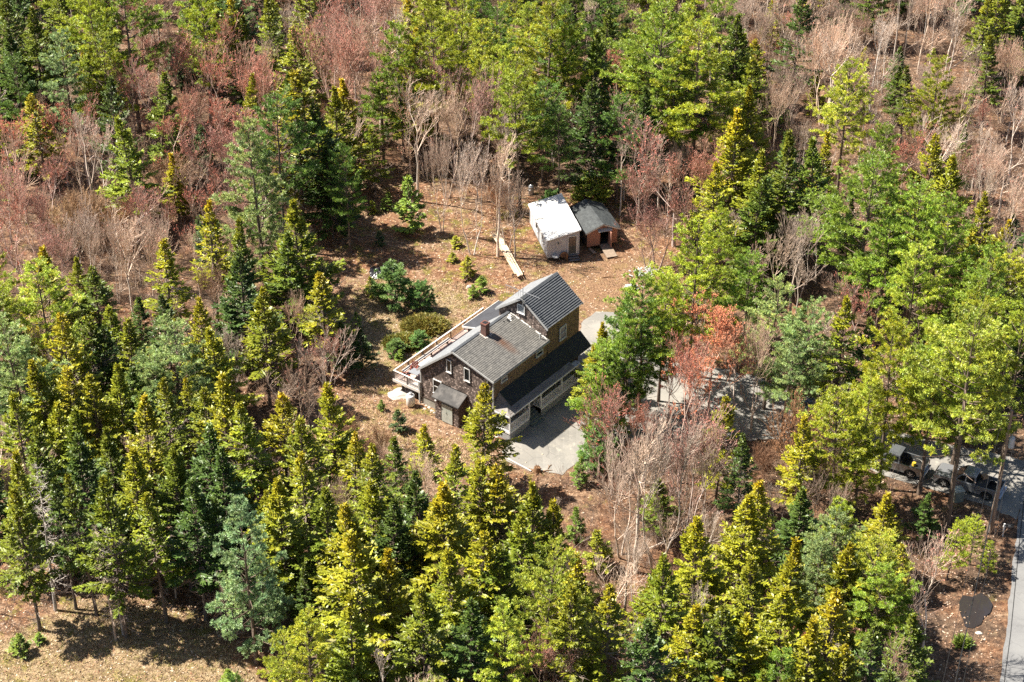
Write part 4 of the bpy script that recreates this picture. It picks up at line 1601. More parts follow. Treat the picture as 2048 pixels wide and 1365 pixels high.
# kerb board and stump by the driveway
a, b_ = ray(1012, 918), ray(1062, 944)
k = MB()
k.bar((a[0], a[1], float(zg(*a)) + .05), (b_[0], b_[1], float(zg(*b_)) + .05), .14, .16)
tag(k.build('kerb_board', M_CAPW), 'long white board edging the lawn beside the driveway', 'board')
sx, sy = ray(1074, 944)
st = empty('tree_stump', (sx, sy, float(zg(sx, sy))))
tag(st, 'splintered brown stump at the foot of the driveway', 'stump')
k = MB()
k.tube([(0, 0, -.1), (0, 0, .15), (.03, .02, .5)], [.42, .33, .28], 12)
for i in range(7):
    an_ = i * .9
    k.tube([(0, 0, .12), (.5 * math.cos(an_), .5 * math.sin(an_), .02), (.8 * math.cos(an_), .8 * math.sin(an_), -.06)], [.1, .07, .03], 6)
M_STUMP = plain('stump_wood', (.22, .12, .06), .9, .4, 5)
k.build('stump_root', M_STUMP, st)
k = MB()
for i in range(6):
    k.tube([(.18 * math.cos(i), .18 * math.sin(i), .42), (.2 * math.cos(i), .2 * math.sin(i), .6 + .1 * (i % 3))], [.06, .01], 5)
k.build('splinters', M_STUMP, st)
for i, (px, py, l, rz, lb) in enumerate(((1093, 944, 1.1, .3, 'short broken branch lying right of the stump'), (1100, 935, .7, 1.1, 'thin broken branch lying at the driveway corner'),
                                         (1236, 517, .9, .4, 'dead log lying on the leaves right of the ramp'), (1216, 556, 1.3, .1, 'long thin log lying on bare soil below the ramp'))):
    x, y = ray(px, py)
    k = MB()
    k.tube([(-l / 2, 0, .05), (0, .08, .07), (l / 2, 0, .06)], [.05, .045, .02], 7)
    k.tube([(0, .08, .07), (l * .25, .3, .12)], [.025, .01], 5)
    tag(k.build('fallen_branch', M_STUMP, None, (x, y, float(zg(x, y))), (0, 0, rz)), lb, 'branch', 'fallen branches in the clearing')

# lumber pile on two trestles
px0, px1 = ray(992, 470, .45), ray(1040, 552, .45)
ang = math.atan2(px1[1] - px0[1], px1[0] - px0[0])
L = math.hypot(px1[0] - px0[0], px1[1] - px0[1])
ca, sa = math.cos(ang), math.sin(ang)


def lp(s, t, z):
    return (px0[0] + ca * s - sa * t, px0[1] + sa * s + ca * t, z)


for j, s in enumerate((.8, L * .5, L - .7)):
    tr = empty('trestle', lp(s, 0, -.05), ang)
    tag(tr, ['dark trestle under the far end of the lumber pile', 'dark trestle under the middle of the lumber pile', 'dark trestle under the near end of the lumber pile'][j], 'trestle', 'trestles under the lumber')
    k = MB()
    k.bar((0, -.6, .36), (0, .6, .36), .09, .09)
    k.build('crossbeam', M_DKWOOD, tr)
    for y in (-.5, .5):
        for x in (-.22, .22):
            k = MB()
            k.bar((0, y, .34), (x, y * 1.2, -.02), .05, .05)
            k.build('leg', M_DKWOOD, tr)
pile = empty('lumber_pile', lp(0, 0, 0), ang)
tag(pile, 'long pile of bleached boards stacked on trestles in the yard', 'lumber pile')
rp = random.Random(9)
for i in range(26):
    lay = i // 7
    t = -.42 + (i % 7) * .13 + rp.uniform(-.04, .04)
    s0 = rp.choice([rp.uniform(-.2, .6), rp.uniform(1.2, L * .5)])
    s1 = rp.choice([L * .45 + rp.uniform(0, .8), L - rp.uniform(-.2, .6)])
    if s1 - s0 < 1.0: s1 = s0 + 1.4
    k = MB()
    sh = rp.uniform(.8, 1.3)
    z = .41 + lay * .055
    k.bar((s0, t, z), (s1, t + rp.uniform(-.12, .12), z + rp.uniform(-.01, .02)), rp.uniform(.1, .17), .045, tint=(sh, sh * rp.uniform(.93, 1.02), sh * rp.uniform(.85, 1.05)))
    k.build('board', M_PLANK, pile)

# black tarp heap
tx, ty = ray(766, 548)
import bmesh
from mathutils import noise as mnoise
bm = bmesh.new()
bmesh.ops.create_grid(bm, x_segments=44, y_segments=40, size=1.0)
for v in bm.verts:
    r = min(1, math.hypot(v.co.x, v.co.y))
    hgt = .55 * max(0, 1 - r ** 2) * (1 + .7 * mnoise.noise(v.co * 3)) + .10 * mnoise.noise(v.co * 9) * (1 - r * .6)
    v.co = Vector((v.co.x * 1.35 * (1 + .2 * mnoise.noise(v.co * 2)), v.co.y * 1.15, max(-.05, hgt)))
me = bpy.data.meshes.new('tarp')
bm.to_mesh(me)
bm.free()
me.materials.append(M_TARP)
tag(link_mesh('tarp_heap', me, None, (tx, ty, float(zg(tx, ty)) + .05)), 'heap under a crumpled black plastic tarp left of the bushy pine', 'tarp')

# pale rubble heaps right of the sheds
for (cx, cyy, n, w, lb) in ((1292, 548, 60, 1.3, 'heap of white rubble at the edge of the yard, the larger one'), (1262, 580, 26, .7, 'small heap of white rubble nearer the house')):
    x0, y0 = ray(cx, cyy)
    heap = empty('rubble_heap', (x0, y0, float(zg(x0, y0)) + .05))
    mr = plain('white_rubble_%d' % n, (.50, .50, .50), .9, .35, 5)
    rr_ = random.Random(cx)
    for i in range(n):
        x, y = rr_.gauss(0, w * .55), rr_.gauss(0, w * .35)
        z = max(0, .35 * (1 - (x * x + y * y) / (w * w))) + rr_.uniform(0, .08)
        s = rr_.uniform(.08, .28)
        a = rr_.uniform(0, 3.14)
        k = MB()
        k.bar((x - s * math.cos(a), y - s * math.sin(a), z), (x + s * math.cos(a), y + s * math.sin(a), z + rr_.uniform(-.1, .15)), rr_.uniform(.06, .2), rr_.uniform(.03, .1))
        k.build('fragment', mr, heap)
    tag(heap, lb, 'rubble', 'white rubble heaps')

# steel drum behind the white shed
dx, dy = ray(1062, 388)
dm = empty('steel_drum', (dx, dy, float(zg(dx, dy))))
tag(dm, 'grey steel drum standing behind the white roofed shed', 'drum')
k = MB()
k.tube([(0, 0, 0), (0, 0, .3), (0, 0, .31), (0, 0, .6), (0, 0, .61), (0, 0, .9)], [.3, .3, .315, .315, .3, .3], 18)
k.build('drum_body', M_METAL, dm)
k = MB()
k.tube([(0, 0, .9), (0, 0, 1.05), (0, 0, 1.15)], [.31, .2, .05], 18)
k.build('lid', M_METAL, dm)

# ------------------------------------------------------------------ white-roofed shed
M_SHW = plain('shed_white_board', (.56, .57, .60), .75, .12, 1.5, stain=(.42, .41, .42))
M_SHROOF = plain('white_roof_coating', (.74, .74, .73), .6, .12, 1.6, stain=(.50, .47, .42))
M_SHTRIM = plain('shed_trim', (.70, .70, .70), .7, .1, 3)
s1 = empty('white_shed', (3.62, 171.0, 0), R(13.6))
tag(s1, 'low shed with a bright white sloping roof and a glazed end door', 'shed')
W1, L1 = 3.36, 7.4
k = MB()
k.prism([(0, .22), (W1, .22), (W1, 3.12), (0, 2.36)], 0, L1, 'y')
k.build('wall', M_SHW, s1)
for x in (0.05, 1.25, 2.45, 3.6, 4.85, 6.1, 7.2):
    k = MB()
    k.box(-.03, -.002, x, x + .09, .22, 2.3)
    k.build('batten', M_SHTRIM, s1)
k = MB()
k.box(.1, 3.2, .1, 7.3, -.25, .22)
k.build('base', M_DKWOOD, s1)
k = MB()
k.prism([(-.14, 2.35), (W1 + .1, 3.16), (W1 + .1, 3.24), (-.14, 2.43)], 1.9, L1 + .15, 'y')
k.build('roof', M_SHROOF, s1)
k = MB()
k.prism([(-.14, 2.37), (W1 + .12, 3.18), (W1 + .12, 3.26), (-.14, 2.45)], -.18, 1.93, 'y')
k.build('roof', M_SHROOF, s1)
k = MB()
k.bar((-.16, -.20, 2.35), (W1 + .12, -.20, 3.16), .04, .1)
k.build('fascia_board', M_SHTRIM, s1)
k = MB()
k.bar((-.17, -.2, 2.36), (-.17, L1 + .15, 2.36), .04, .1)
k.build('fascia_board', M_SHTRIM, s1)
window(s1, 'x', 0, -1, 3.75, 4.65, 1.15, 2.1, bars=False, frame=.09, fmat=M_SHTRIM)
window(s1, 'x', 0, -1, 1.45, 2.2, 1.15, 2.1, bars=False, frame=.09, fmat=M_SHTRIM)
k = MB()
k.box(2.22, 3.0, -.05, -.005, .45, 2.42)
dr = k.build('door', plain('shed_door_frame', (.12, .12, .12), .5, .2, 3), s1)
k = MB()
k.box(2.30, 2.92, -.062, -.051, 1.35, 2.34)
k.build('pane', plain('reflecting_pane', (.16, .12, .10), .15, .6, 6), dr)
k = MB()
k.box(2.30, 2.92, -.062, -.051, .55, 1.28)
k.build('lower_panel', plain('door_panel', (.07, .08, .08), .5, .2, 4), dr)
k = MB()
k.box(2.08, 2.2, -.07, -.004, .4, 2.54)
k.box(3.02, 3.14, -.07, -.004, .4, 2.54)
k.box(2.2, 3.02, -.07, -.004, 2.43, 2.54)
k.build('door_trim', M_SHTRIM, s1)
for i in range(3):
    k = MB()
    k.box(2.05, 3.2, -.38 - i * .27, -.06 - i * .27, .36 - i * .14 - .04, .36 - i * .14)
    k.build('step', plain('grey_step_%d' % i, (.16, .15, .15), .8, .2, 4), s1)
k = MB()
for x in (2.1, 3.13): k.bar((x, -.05, .3), (x, -.95, -.03), .04, .16)
k.build('stringer', M_DKWOOD, s1)
k = MB()
k.box(1.08, 1.2, -.1, -.002, 1.78, 1.92)
k.build('lamp', M_BLACK, s1)
# round wooden spool end and crate leaning by the door
c_, s_ = math.cos(R(13.6)), math.sin(R(13.6))


def sl(x, y, z=0):
    return (3.62 + c_ * x - s_ * y, 171.0 + s_ * x + c_ * y, z)


k = MB()
k.tube([(0, -.03, .42), (0, .03, .44)], .40, 22)
sp = k.build('wooden_disc', plain('brown_disc_wood', (.30, .17, .10), .8, .3, 5), None, sl(1.72, -.22, .02), (R(-12), 0, R(13.6)))
tag(sp, 'round brown wooden disc leaning on the white shed beside its door', 'wooden disc')
k = MB()
k.box(-.09, .09, -.12, .12, 0, .75)
tag(k.build('post_stub', M_STUMP, None, sl(1.9, -.45, 0), (0, R(4), R(13.6))), 'short square brown post standing below the wooden disc', 'post')
br = empty('covered_grill', sl(.75, -.42), R(13.6))
tag(br, 'dark round grill with a pale lid by the white shed corner', 'grill')
k = MB()
k.tube([(0, 0, .3), (0, 0, .45), (0, 0, .55)], [.2, .36, .38], 18)
k.build('bowl', M_BLACK, br)
k = MB()
k.tube([(0, 0, .555), (0, 0, .62), (0, 0, .66)], [.38, .34, .1], 18)
k.build('lid', M_GREYW, br)
for i in range(3):
    k = MB()
    k.bar((.18 * math.cos(i * 2.1), .18 * math.sin(i * 2.1), .36), (.32 * math.cos(i * 2.1), .32 * math.sin(i * 2.1), 0), .035, .035)
    k.build('leg', M_BLACK, br)

# ------------------------------------------------------------------ dark-roofed shed with an open door
M_PLY = plain('pink_brown_plywood', (.42, .21, .15), .85, .12, 3, stretch=(3, 3, .6))
M_RAMP = plain('weathered_ramp_board', (.30, .23, .17), .85, .25, 4)
M_SHD = roof_mat('dark_green_grey_roofing', (.028, .033, .037), (.075, .085, .088))
s2 = empty('plywood_shed', (7.72, 173.25, 0), R(18))
tag(s2, 'small gabled shed with dark roof, brown plywood front and open doorway', 'shed')
W2, L2 = 3.3, 5.0
k = MB()
k.prism([(0, .2), (.06, .2), (.06, 2.05), (0, 2.05)], 0, L2, 'y')
k.prism([(W2 - .06, .2), (W2, .2), (W2, 2.05), (W2 - .06, 2.05)], 0, L2, 'y')
k.prism([(.06, .2), (W2 - .06, .2), (W2 - .06, 2.05), (W2 / 2, 2.75), (.06, 2.05)], L2 - .06, L2, 'y')
k.box(.06, W2 - .06, .06, L2 - .06, .2, .26)
k.build('wall', M_DKWOOD, s2)
k = MB()
k.box(.0, 1.42, -.03, .0, .2, 2.05)
k.build('front_panel', M_PLY, s2)
k = MB()
k.box(2.32, W2, -.03, .0, .2, 2.05)
k.build('front_panel', M_PLY, s2)
k = MB()
k.prism([(.0, 2.052), (W2, 2.052), (W2 / 2, 2.72)], -.028, .0, 'y')
k.build('gable_panel', M_PLY, s2)
k = MB()
k.box(2.30, 2.38, -.9, -.04, .25, 1.95)
k.build('open_door', M_PLY, s2, rot=None)
k = MB()
k.prism([(-.5, 1.98), (-.02, 2.12), (-.02, 2.16), (-.5, 2.02)], 1.1, 2.6, 'x')
k.build('door_hood', M_GREYW, s2)
slope(s2, 'roof', (-.3, -.32, 1.95), (-.3, L2 + .2, 1.95), (W2 / 2, -.32, 2.80), (W2 / 2, L2 + .2, 2.80), 10, M_SHD, step=.012)
slope(s2, 'roof', (W2 + .3, -.32, 1.95), (W2 + .3, L2 + .2, 1.95), (W2 / 2, -.32, 2.80), (W2 / 2, L2 + .2, 2.80), 10, M_SHD, step=.012)
for i in range(11):
    k = MB()
    t0, t1 = i / 11, (i + .92) / 11
    z0, z1 = .24 - .26 * t0, .24 - .26 * t1
    y0, y1 = -.06 - 2.3 * t0, -.06 - 2.3 * t1
    k.add([(1.35, y0, z0), (2.5, y0, z0), (2.5, y1, z1), (1.35, y1, z1), (1.35, y0, z0 + .04), (2.5, y0, z0 + .04), (2.5, y1, z1 + .04), (1.35, y1, z1 + .04)],
          [(0, 1, 2, 3), (7, 6, 5, 4), (0, 4, 5, 1), (1, 5, 6, 2), (2, 6, 7, 3), (3, 7, 4, 0)])
    k.build('ramp_board', M_RAMP, s2)
k = MB()
k.box(1.4, 1.46, -2.3, -.1, -.1, .02)
k.box(2.4, 2.46, -2.3, -.1, -.1, .02)
k.build('ramp_beam', M_DKWOOD, s2)
k = MB()
k.box(.15, 1.3, -.4, -.1, .0, .12)
tag(k.build('loose_board', M_RAMP, None, (8.4, 171.95, 0), (0, 0, R(120))), 'single pale board lying left of the ramp', 'board')


# ------------------------------------------------------------------ vehicles
def car_paint(name, col):
    m, nt, bs = newmat(name)
    bs.inputs['Base Color'].default_value = (*col, 1)
    bs.inputs['Metallic'].default_value = .55
    bs.inputs['Roughness'].default_value = .3
    bs.inputs['Coat Weight'].default_value = .8
    return m


M_TYRE = plain('tyre_rubber', (.02, .02, .02), .85, .2, 6)
M_RIM = plain('alloy', (.55, .55, .56), .3, .1, 6, metal=.8)
M_CHROME = plain('bumper_chrome', (.65, .66, .68), .15, .1, 6, metal=.9)
M_REDL = plain('tail_lamp_red', (.4, .02, .02), .3, .1, 5)


def pickup(x, y, heading, paint, label, cover=True, load=False):
    """pickup truck, x forward, 5.9 m long"""
    z = float(zg(x, y)) + .04
    t = empty('pickup_truck', (x, y, z), heading)
    tag(t, label, 'pickup truck', 'trucks parked on the driveway')
    # cabin and hood: lofted profile, sides tumble home
    def loft(profile, w0, w1, zt):
        b = MB()
        n = len(profile)
        vs = []
        for sgn in (-1, 1):
            for (px, pz) in profile:
                f = 0 if pz < 1.15 else (pz - 1.15) / (zt - 1.15)
                vs.append((px, sgn * (w0 + (w1 - w0) * f), pz))
        fs = [tuple(range(n - 1, -1, -1)), tuple(range(n, 2 * n))]
        for i in range(n):
            j = (i + 1) % n
            fs.append((i, j, j + n, i + n))
        b.add(vs, fs)
        return b
    low = [(2.9, .45), (2.95, .75), (2.9, 1.02), (2.75, 1.12), (1.15, 1.22), (-.75, 1.22), (-.75, .42), (1.3, .42), (1.35, .6), (1.5, .82), (1.8, .93), (2.1, .93), (2.4, .82), (2.55, .6), (2.6, .45)]
    loft(low, .98, .98, 2).build('body', paint, t, bevel=.03)
    cab = [(1.2, 1.2), (.45, 1.88), (-.35, 1.92), (-.68, 1.86), (-.75, 1.2)]
    loft(cab, .95, .72, 1.9).build('cab', paint, t, bevel=.03)
    k = MB()
    k.add([(1.13, -.84, 1.27), (1.13, .84, 1.27), (.5, .68, 1.84), (.5, -.68, 1.84), (1.17, -.84, 1.27), (1.17, .84, 1.27), (.54, .68, 1.85), (.54, -.68, 1.85)],
          [(0, 1, 2, 3), (7, 6, 5, 4), (0, 4, 5, 1), (1, 5, 6, 2), (2, 6, 7, 3), (3, 7, 4, 0)])
    k.build('windscreen', M_GLASS, t)
    for sgn in (-1, 1):
        for (a0, a1) in ((.86, .18), (.1, -.58)):
            k = MB()
            def yy(zz): return sgn * (.95 + (.72 - .95) * (zz - 1.15) / .75 + .012)
            zb, zt = 1.28, 1.76
            xb0, xt0 = a0, min(a0, .48)
            k.add([(xb0, yy(zb), zb), (a1, yy(zb), zb), (a1, yy(zt), zt), (xt0, yy(zt), zt)], [(0, 1, 2, 3) if sgn > 0 else (3, 2, 1, 0)])
            k.build('side_window', M_GLASS, t)
        k = MB()
        k.box(.92, 1.05, sgn * .98 if sgn > 0 else -1.2, 1.2 if sgn > 0 else -.98, 1.22, 1.42)
        k.build('mirror', paint, t)
        for hx_ in (.3, -.5):
            k = MB()
            k.box(hx_, hx_ + .16, sgn * .985 - .012, sgn * .985 + .012, 1.06, 1.1)
            k.build('door_handle', M_CHROME, t)
        # bed side with wheel arch
        b = MB()
        prof = [(-.77, .42), (-.77, 1.22), (-2.85, 1.24), (-2.88, .5), (-2.45, .45), (-2.4, .62), (-2.25, .85), (-1.98, .95), (-1.72, .95), (-1.45, .85), (-1.3, .62), (-1.25, .42)]
        n = len(prof)
        ya, yb = (.86, .98) if sgn > 0 else (-.98, -.86)
        vs = [(p[0], ya, p[1]) for p in prof] + [(p[0], yb, p[1]) for p in prof]
        fs = [tuple(range(n)), tuple(range(2 * n - 1, n - 1, -1))] + [(i, i + n, (i + 1) % n + n, (i + 1) % n) for i in range(n)]
        b.add(vs, fs)
        b.build('bed_side', paint, t)
        k = MB()
        k.box(-2.92, -2.86, sgn * .98 if sgn < 0 else .8, -.8 if sgn < 0 else .98, .8, 1.15)
        k.build('tail_light', M_REDL, t)
        k = MB()
        k.box(2.9, 2.97, -.9 if sgn < 0 else .55, -.55 if sgn < 0 else .9, .78, .95)
        k.build('headlight', M_CHROME, t)
        for wx in (1.95, -1.85):
            k = MB()
            k.tube([(0, -.14, 0), (0, -.12, 0), (0, .12, 0), (0, .14, 0)], [.36, .42, .42, .36], 24)
            w = k.build('wheel', M_TYRE, t, (wx, sgn * .84, .42))
            k = MB()
            k.tube([(0, sgn * .12, 0), (0, sgn * .15, 0)], [.26, .25], 20)
            rm = k.build('rim', M_BLACK, w)
            k = MB()
            for q in range(5):
                a = q * 1.2566
                k.bar((0, sgn * .155, 0), (.24 * math.cos(a), sgn * .155, .24 * math.sin(a)), .07, .03, up=(0, 1, 0))
            k.tube([(0, sgn * .15, 0), (0, sgn * .17, 0)], [.06, .05], 12)
            k.build('spokes', M_RIM, w)
    k = MB()
    k.box(-2.84, -.78, -.85, .85, .55, .68)
    k.box(-.80, -.76, -.86, .86, .68, 1.24)
    k.build('bed_floor', M_BLACK, t)
    k = MB()
    k.box(-2.9, -2.83, -.86, .86, .55, 1.22)
    k.build('tailgate', paint, t)
    k = MB()
    k.box(-3.08, -2.9, -.98, .98, .45, .66)
    k.build('rear_bumper', M_CHROME, t, bevel=.03)
    k = MB()
    k.box(2.93, 3.08, -.96, .96, .45, .66)
    k.build('front_bumper', M_CHROME, t, bevel=.03)
    k = MB()
    k.box(2.94, 3.0, -.5, .5, .7, 1.0)
    k.build('grille', M_BLACK, t)
    k = MB()
    k.add([(-.74, -.66, 1.27), (-.74, .66, 1.27), (-.70, .6, 1.78), (-.70, -.6, 1.78), (-.77, -.66, 1.27), (-.77, .66, 1.27), (-.73, .6, 1.78), (-.73, -.6, 1.78)],
          [(3, 2, 1, 0), (4, 5, 6, 7), (0, 1, 5, 4), (1, 2, 6, 5), (2, 3, 7, 6), (3, 0, 4, 7)])
    k.build('rear_window', M_GLASS, t)
    if cover:
        k = MB()
        k.box(-1.7, -.82, -.84, .84, 1.25, 1.29)
        k.build('bed_cover', plain('vinyl_cover', (.045, .045, .05), .45, .2, 4), t)
    return t


HD = math.atan2(.49, -.87)
nx_, ny_ = math.cos(HD), math.sin(HD)
# left side faces the camera: the rear left wheel stands at (40.8, 132.5)
lx, ly = -ny_, nx_
P1 = (40.82 + 1.85 * nx_ - .84 * lx, 132.54 + 1.85 * ny_ - .84 * ly)
GREYP = car_paint('metallic_grey_paint', (.36, .37, .39))
DARKP = car_paint('dark_grey_paint', (.22, .235, .25))
BLUEP = car_paint('black_blue_paint', (.02, .028, .045))
pickup(P1[0], P1[1], HD, GREYP, 'grey pickup with a part covered bed, nearest to the road')
P2 = (33.6, 137.2)
tr2 = pickup(P2[0], P2[1], HD, DARKP, 'dark grey pickup half hidden by pine boughs, middle of three vehicles', cover=False)
k = MB()
k.tube([(0, 0, 0), (0, 0, .3)], [.2, .16], 12)
yb = k.build('yellow_bucket', plain('yellow_plastic', (.62, .45, .04), .5, .1, 4), None, (P2[0] - 1.6 * nx_ + .2, P2[1] - 1.6 * ny_, float(zg(*P2)) + .75))
tag(yb, 'yellow bucket standing in the bed of the middle pickup', 'bucket')
P3 = ray(1655, 838)
pickup(P3[0] + .3, P3[1], HD + .1, BLUEP, 'black pickup mostly hidden under boughs, farthest from the road')
cb = MB()
cb.box(-.25, .25, -.2, .2, .0, .3)
o = cb.build('cardboard_box', plain('tan_cardboard', (.42, .26, .15), .9, .15, 3), None, (P1[0] - 1.15 * nx_ + .35 * -lx, P1[1] - 1.15 * ny_ + .35 * -ly, float(zg(*P1)) + 1.34), (0, 0, .4))
tag(o, 'tan cardboard box lying on the bed cover of the nearest pickup', 'box')

# ------------------------------------------------------------------ utility pole, wires, mailbox, cabinet
M_POLE = plain('weathered_pole_wood', (.30, .22, .16), .85, .3, 4, stretch=(3, 3, .2))
PX, PY = 40.35, 128.2
pz = float(zg(PX, PY))
up_ = empty('utility_pole', (PX, PY, pz))
tag(up_, 'tall wooden utility pole with a grey transformer by the roadside mailbox', 'utility pole')
k = MB()
k.tube([(0, 0, -.3), (0, 0, 6), (0, 0, 12.6)], [.19, .16, .12], 12)
k.build('pole', M_POLE, up_)
k = MB()
k.tube([(.42, 0, 8.9), (.42, 0, 8.95), (.42, 0, 9.8), (.42, 0, 9.9), (.42, 0, 9.95)], [.2, .26, .26, .22, .08], 18)
k.build('transformer', plain('transformer_grey', (.55, .58, .60), .5, .08, 4), up_)
k = MB()
for y in (-.12, .12): k.tube([(.42, y, 9.9), (.42, y, 10.15)], .035, 8)
k.build('bushing', M_WHITE, up_)
k = MB()
k.bar((.1, 0, 9.1), (.3, 0, 9.1), .08, .08)
k.bar((.1, 0, 9.7), (.3, 0, 9.7), .08, .08)
k.build('bracket', M_METAL, up_)
k = MB()
k.tube([(-.17, -.08, 0), (-.17, -.08, 5.6)], .035, 8)
k.build('conduit', M_GREYW, up_)
k = MB()
k.bar((-.75, 0, 12.1), (.75, 0, 12.1), .09, .11)
k.build('crossarm', M_POLE, up_)
# second, shorter pole leaning beside it
k = MB()
k.tube([(0, 0, -.2), (.25, .05, 3.6), (.5, .1, 7.2)], [.09, .08, .06], 10)
tag(k.build('prop_pole', M_POLE, None, (PX - .42, PY - .2, pz)), 'slimmer leaning pole close beside the tall utility pole', 'pole')
e1 = ray(1958, 1215, 8.0)
e2 = ray(1922, 1365, 8.0)
dxy = ((e2[0] - e1[0]), (e2[1] - e1[1]))
far = (e2[0] + dxy[0] * 3.2, e2[1] + dxy[1] * 3.2)
for j, (h0, off, lb) in enumerate(((12.15, -.7, 'thin overhead wire from the left end of the pole crossarm'), (12.15, .7, 'thin overhead wire from the right end of the pole crossarm'), (7.6, 0, 'thick lower cable running from the utility pole over the roadside'))):
    a = Vector((PX + off, PY, pz + h0))
    b_ = Vector((far[0] + off, far[1], 11.6 if j < 2 else 7.4))
    pts = []
    for i in range(17):
        t = i / 16
        p = a.lerp(b_, t)
        p.z -= 1.2 * 4 * t * (1 - t)
        pts.append(p)
    k = MB()
    k.tube(pts, .016 if j < 2 else .04, 6)
    o = k.build('overhead_wire', M_BLACK)
    tag(o, lb, 'wire', 'overhead wires')
mx, my = ray(2005, 1073)
mb = empty('mailbox', (mx, my, float(zg(mx, my))))
tag(mb, 'black mailbox on a white post with a side arm at the roadside', 'mailbox')
k = MB()
k.box(-.055, .055, -.055, .055, -.1, 1.35)
k.build('post', M_WHITE, mb)
k = MB()
k.box(-.1, .75, -.045, .045, 1.02, 1.1)
k.build('arm', M_WHITE, mb)
k = MB()
k.prism([(-.1, 1.1), (.1, 1.1), (.1, 1.24), (.07, 1.3), (0, 1.33), (-.07, 1.3), (-.1, 1.24)], .12, .78, 'x')
bo = k.build('box', M_BLACK, mb)
k = MB()
k.box(.3, .5, -.112, -.102, 1.16, 1.22)
k.build('name_plate', M_GREYW, bo)
gx, gy = ray(1914, 1001)
gb = empty('utility_cabinet', (gx, gy, float(zg(gx, gy))), .3)
tag(gb, 'grey green utility cabinet standing between the thick pine trunk and the pickup', 'cabinet')
k = MB()
k.box(-.42, .42, -.35, .35, 0, 1.15)
k.build('body', plain('cabinet_green', (.20, .23, .20), .6, .15, 3), gb, bevel=.02)
k = MB()
k.prism([(-.48, 1.15), (.48, 1.15), (.4, 1.24), (-.4, 1.24)], -.4, .4, 'y')
k.build('lid', plain('cabinet_lid', (.42, .46, .44), .5, .15, 3), gb)

# ------------------------------------------------------------------ puddle by the road
wm, nt, bs = newmat('puddle_water')
bs.inputs['Base Color'].default_value = (.035, .03, .03, 1)
bs.inputs['Roughness'].default_value = .04
bs.inputs['IOR'].default_value = 1.6
bump(nt, bs, noise(nt, mapping(nt), 2.5, 3, .5), .03, .05)
pp = [ray(*p) for p in ((1918, 1205), (1926, 1192), (1945, 1196), (1962, 1188), (1976, 1198), (1985, 1212), (1980, 1228), (1968, 1236), (1962, 1250), (1945, 1258), (1930, 1254), (1926, 1240), (1919, 1226))]
k = MB()
zz = max(float(zg(x, y)) for x, y in pp) + .03
k.add([(x, y, zz) for x, y in pp], [tuple(range(len(pp)))[::-1]])
tag(k.build('puddle', wm), kind='structure')

# which kind of tree fills each part of the woods, row by row from the far edge
GRID = ['SPMSSMPPPPPGGGGS', 'PBMMSMGPPSPSGGPG', 'MGSMBSGGPMMSOPGG', 'MOGMPS.G.MMSSPSG', 'MOGSS....MPPGPPS', 'PSSSS....PPBBPPP',
        'BSBSG....PMMBPPP', 'SSSSSS...MMSOPPP', 'SSSSSSSS.GGSSPPS', 'SSSSSSSSPGGSBPGS', 'DSSBSSSSPSSSSPGS', 'OSSBPSSSPSSSSSSS', 'OSSPPSSSSSSSSSSS']

# ------------------------------------------------------------------ things nobody could count: brush, dry grass, fallen leaves
def scatter_pts(n, seed, accept, y0=88, y1=240):
    rg = np.random.default_rng(seed)
    out = []
    while len(out) < n:
        y = rg.uniform(y0, y1)
        x = rg.uniform(-1, 1) * (16 + y * .275)
        if accept(x, y, rg): out.append((x, y))
    return np.array(out)


def on_paved(x, y):
    if inpoly(x, y, DRV) or inpoly(x, y, BODY_IN) or inpoly(x, y, SHED_IN): return True
    return x > 36 and any(a[1] <= y <= b[1] and a[0] - .6 + (b[0] - a[0]) * (y - a[1]) / (b[1] - a[1]) < x < a[0] + 7 for a, b in zip(rl[:-1], rl[1:]))


DRV = gp(drive_px)
BODY_IN = [h2w(u, v) for u, v in ((-1.3, 2.4), (-1.3, 5.6), (0, 5.6), (0, 10.9), (13.6, 10.9), (13.8, -3.1), (0, -3.1), (0, 2.4))]
SHED_IN = [sl(-.2, -.2)[:2], sl(3.6, -.2)[:2], (10.9, 174.2), (9.4, 179.2), (5.5, 178.6), sl(-.2, 7.6)[:2]]
yard_open = gp(YARD)


def brush_ok(x, y, rg):
    if on_paved(x, y) or inpoly(x, y, yard_open) or inpoly(x, y, near_g): return False
    px, py = proj(x, y, 1.0)
    i, j = min(15, max(0, int(px // 128))), min(12, max(0, int(py // 113.75)))
    k = GRID[j][i]
    p = {'M': .8, 'G': 1.0, 'O': 1.0, 'P': .25, 'S': .22, 'B': .25, '.': .12, 'D': .4, 'R': .6}[k]
    if px > 1850 and py > 1000: p = .12
    return rg.random() < p


rg = np.random.default_rng(4)
P0 = scatter_pts(2300, 1, brush_ok)
ns = 13
n = len(P0)
idx = np.repeat(np.arange(n), ns)
hgt = rg.uniform(.6, 2.5, n) * rg.choice([.6, 1, 1.3], n)
B0 = np.zeros((n * ns, 3))
B0[:, 0] = P0[idx, 0] + rg.normal(0, .3, n * ns)
B0[:, 1] = P0[idx, 1] + rg.normal(0, .3, n * ns)
B0[:, 2] = zg(B0[:, 0], B0[:, 1]) - .05
D0 = rg.normal(0, .42, (n * ns, 3))
D0[:, 2] = 1
M0 = B0 + D0 * (hgt[idx] * .5 * rg.uniform(.6, 1.1, n * ns))[:, None]
D1 = D0 + rg.normal(0, .45, (n * ns, 3))
D1[:, 2] = np.abs(D1[:, 2]) + .2
E0 = M0 + D1 * (hgt[idx] * .4)[:, None]
tones = np.array([(.62, .50, .45), (.8, .68, .62), (.5, .38, .33), (.7, .5, .4), (1.0, .9, .85), (.65, .45, .38)])
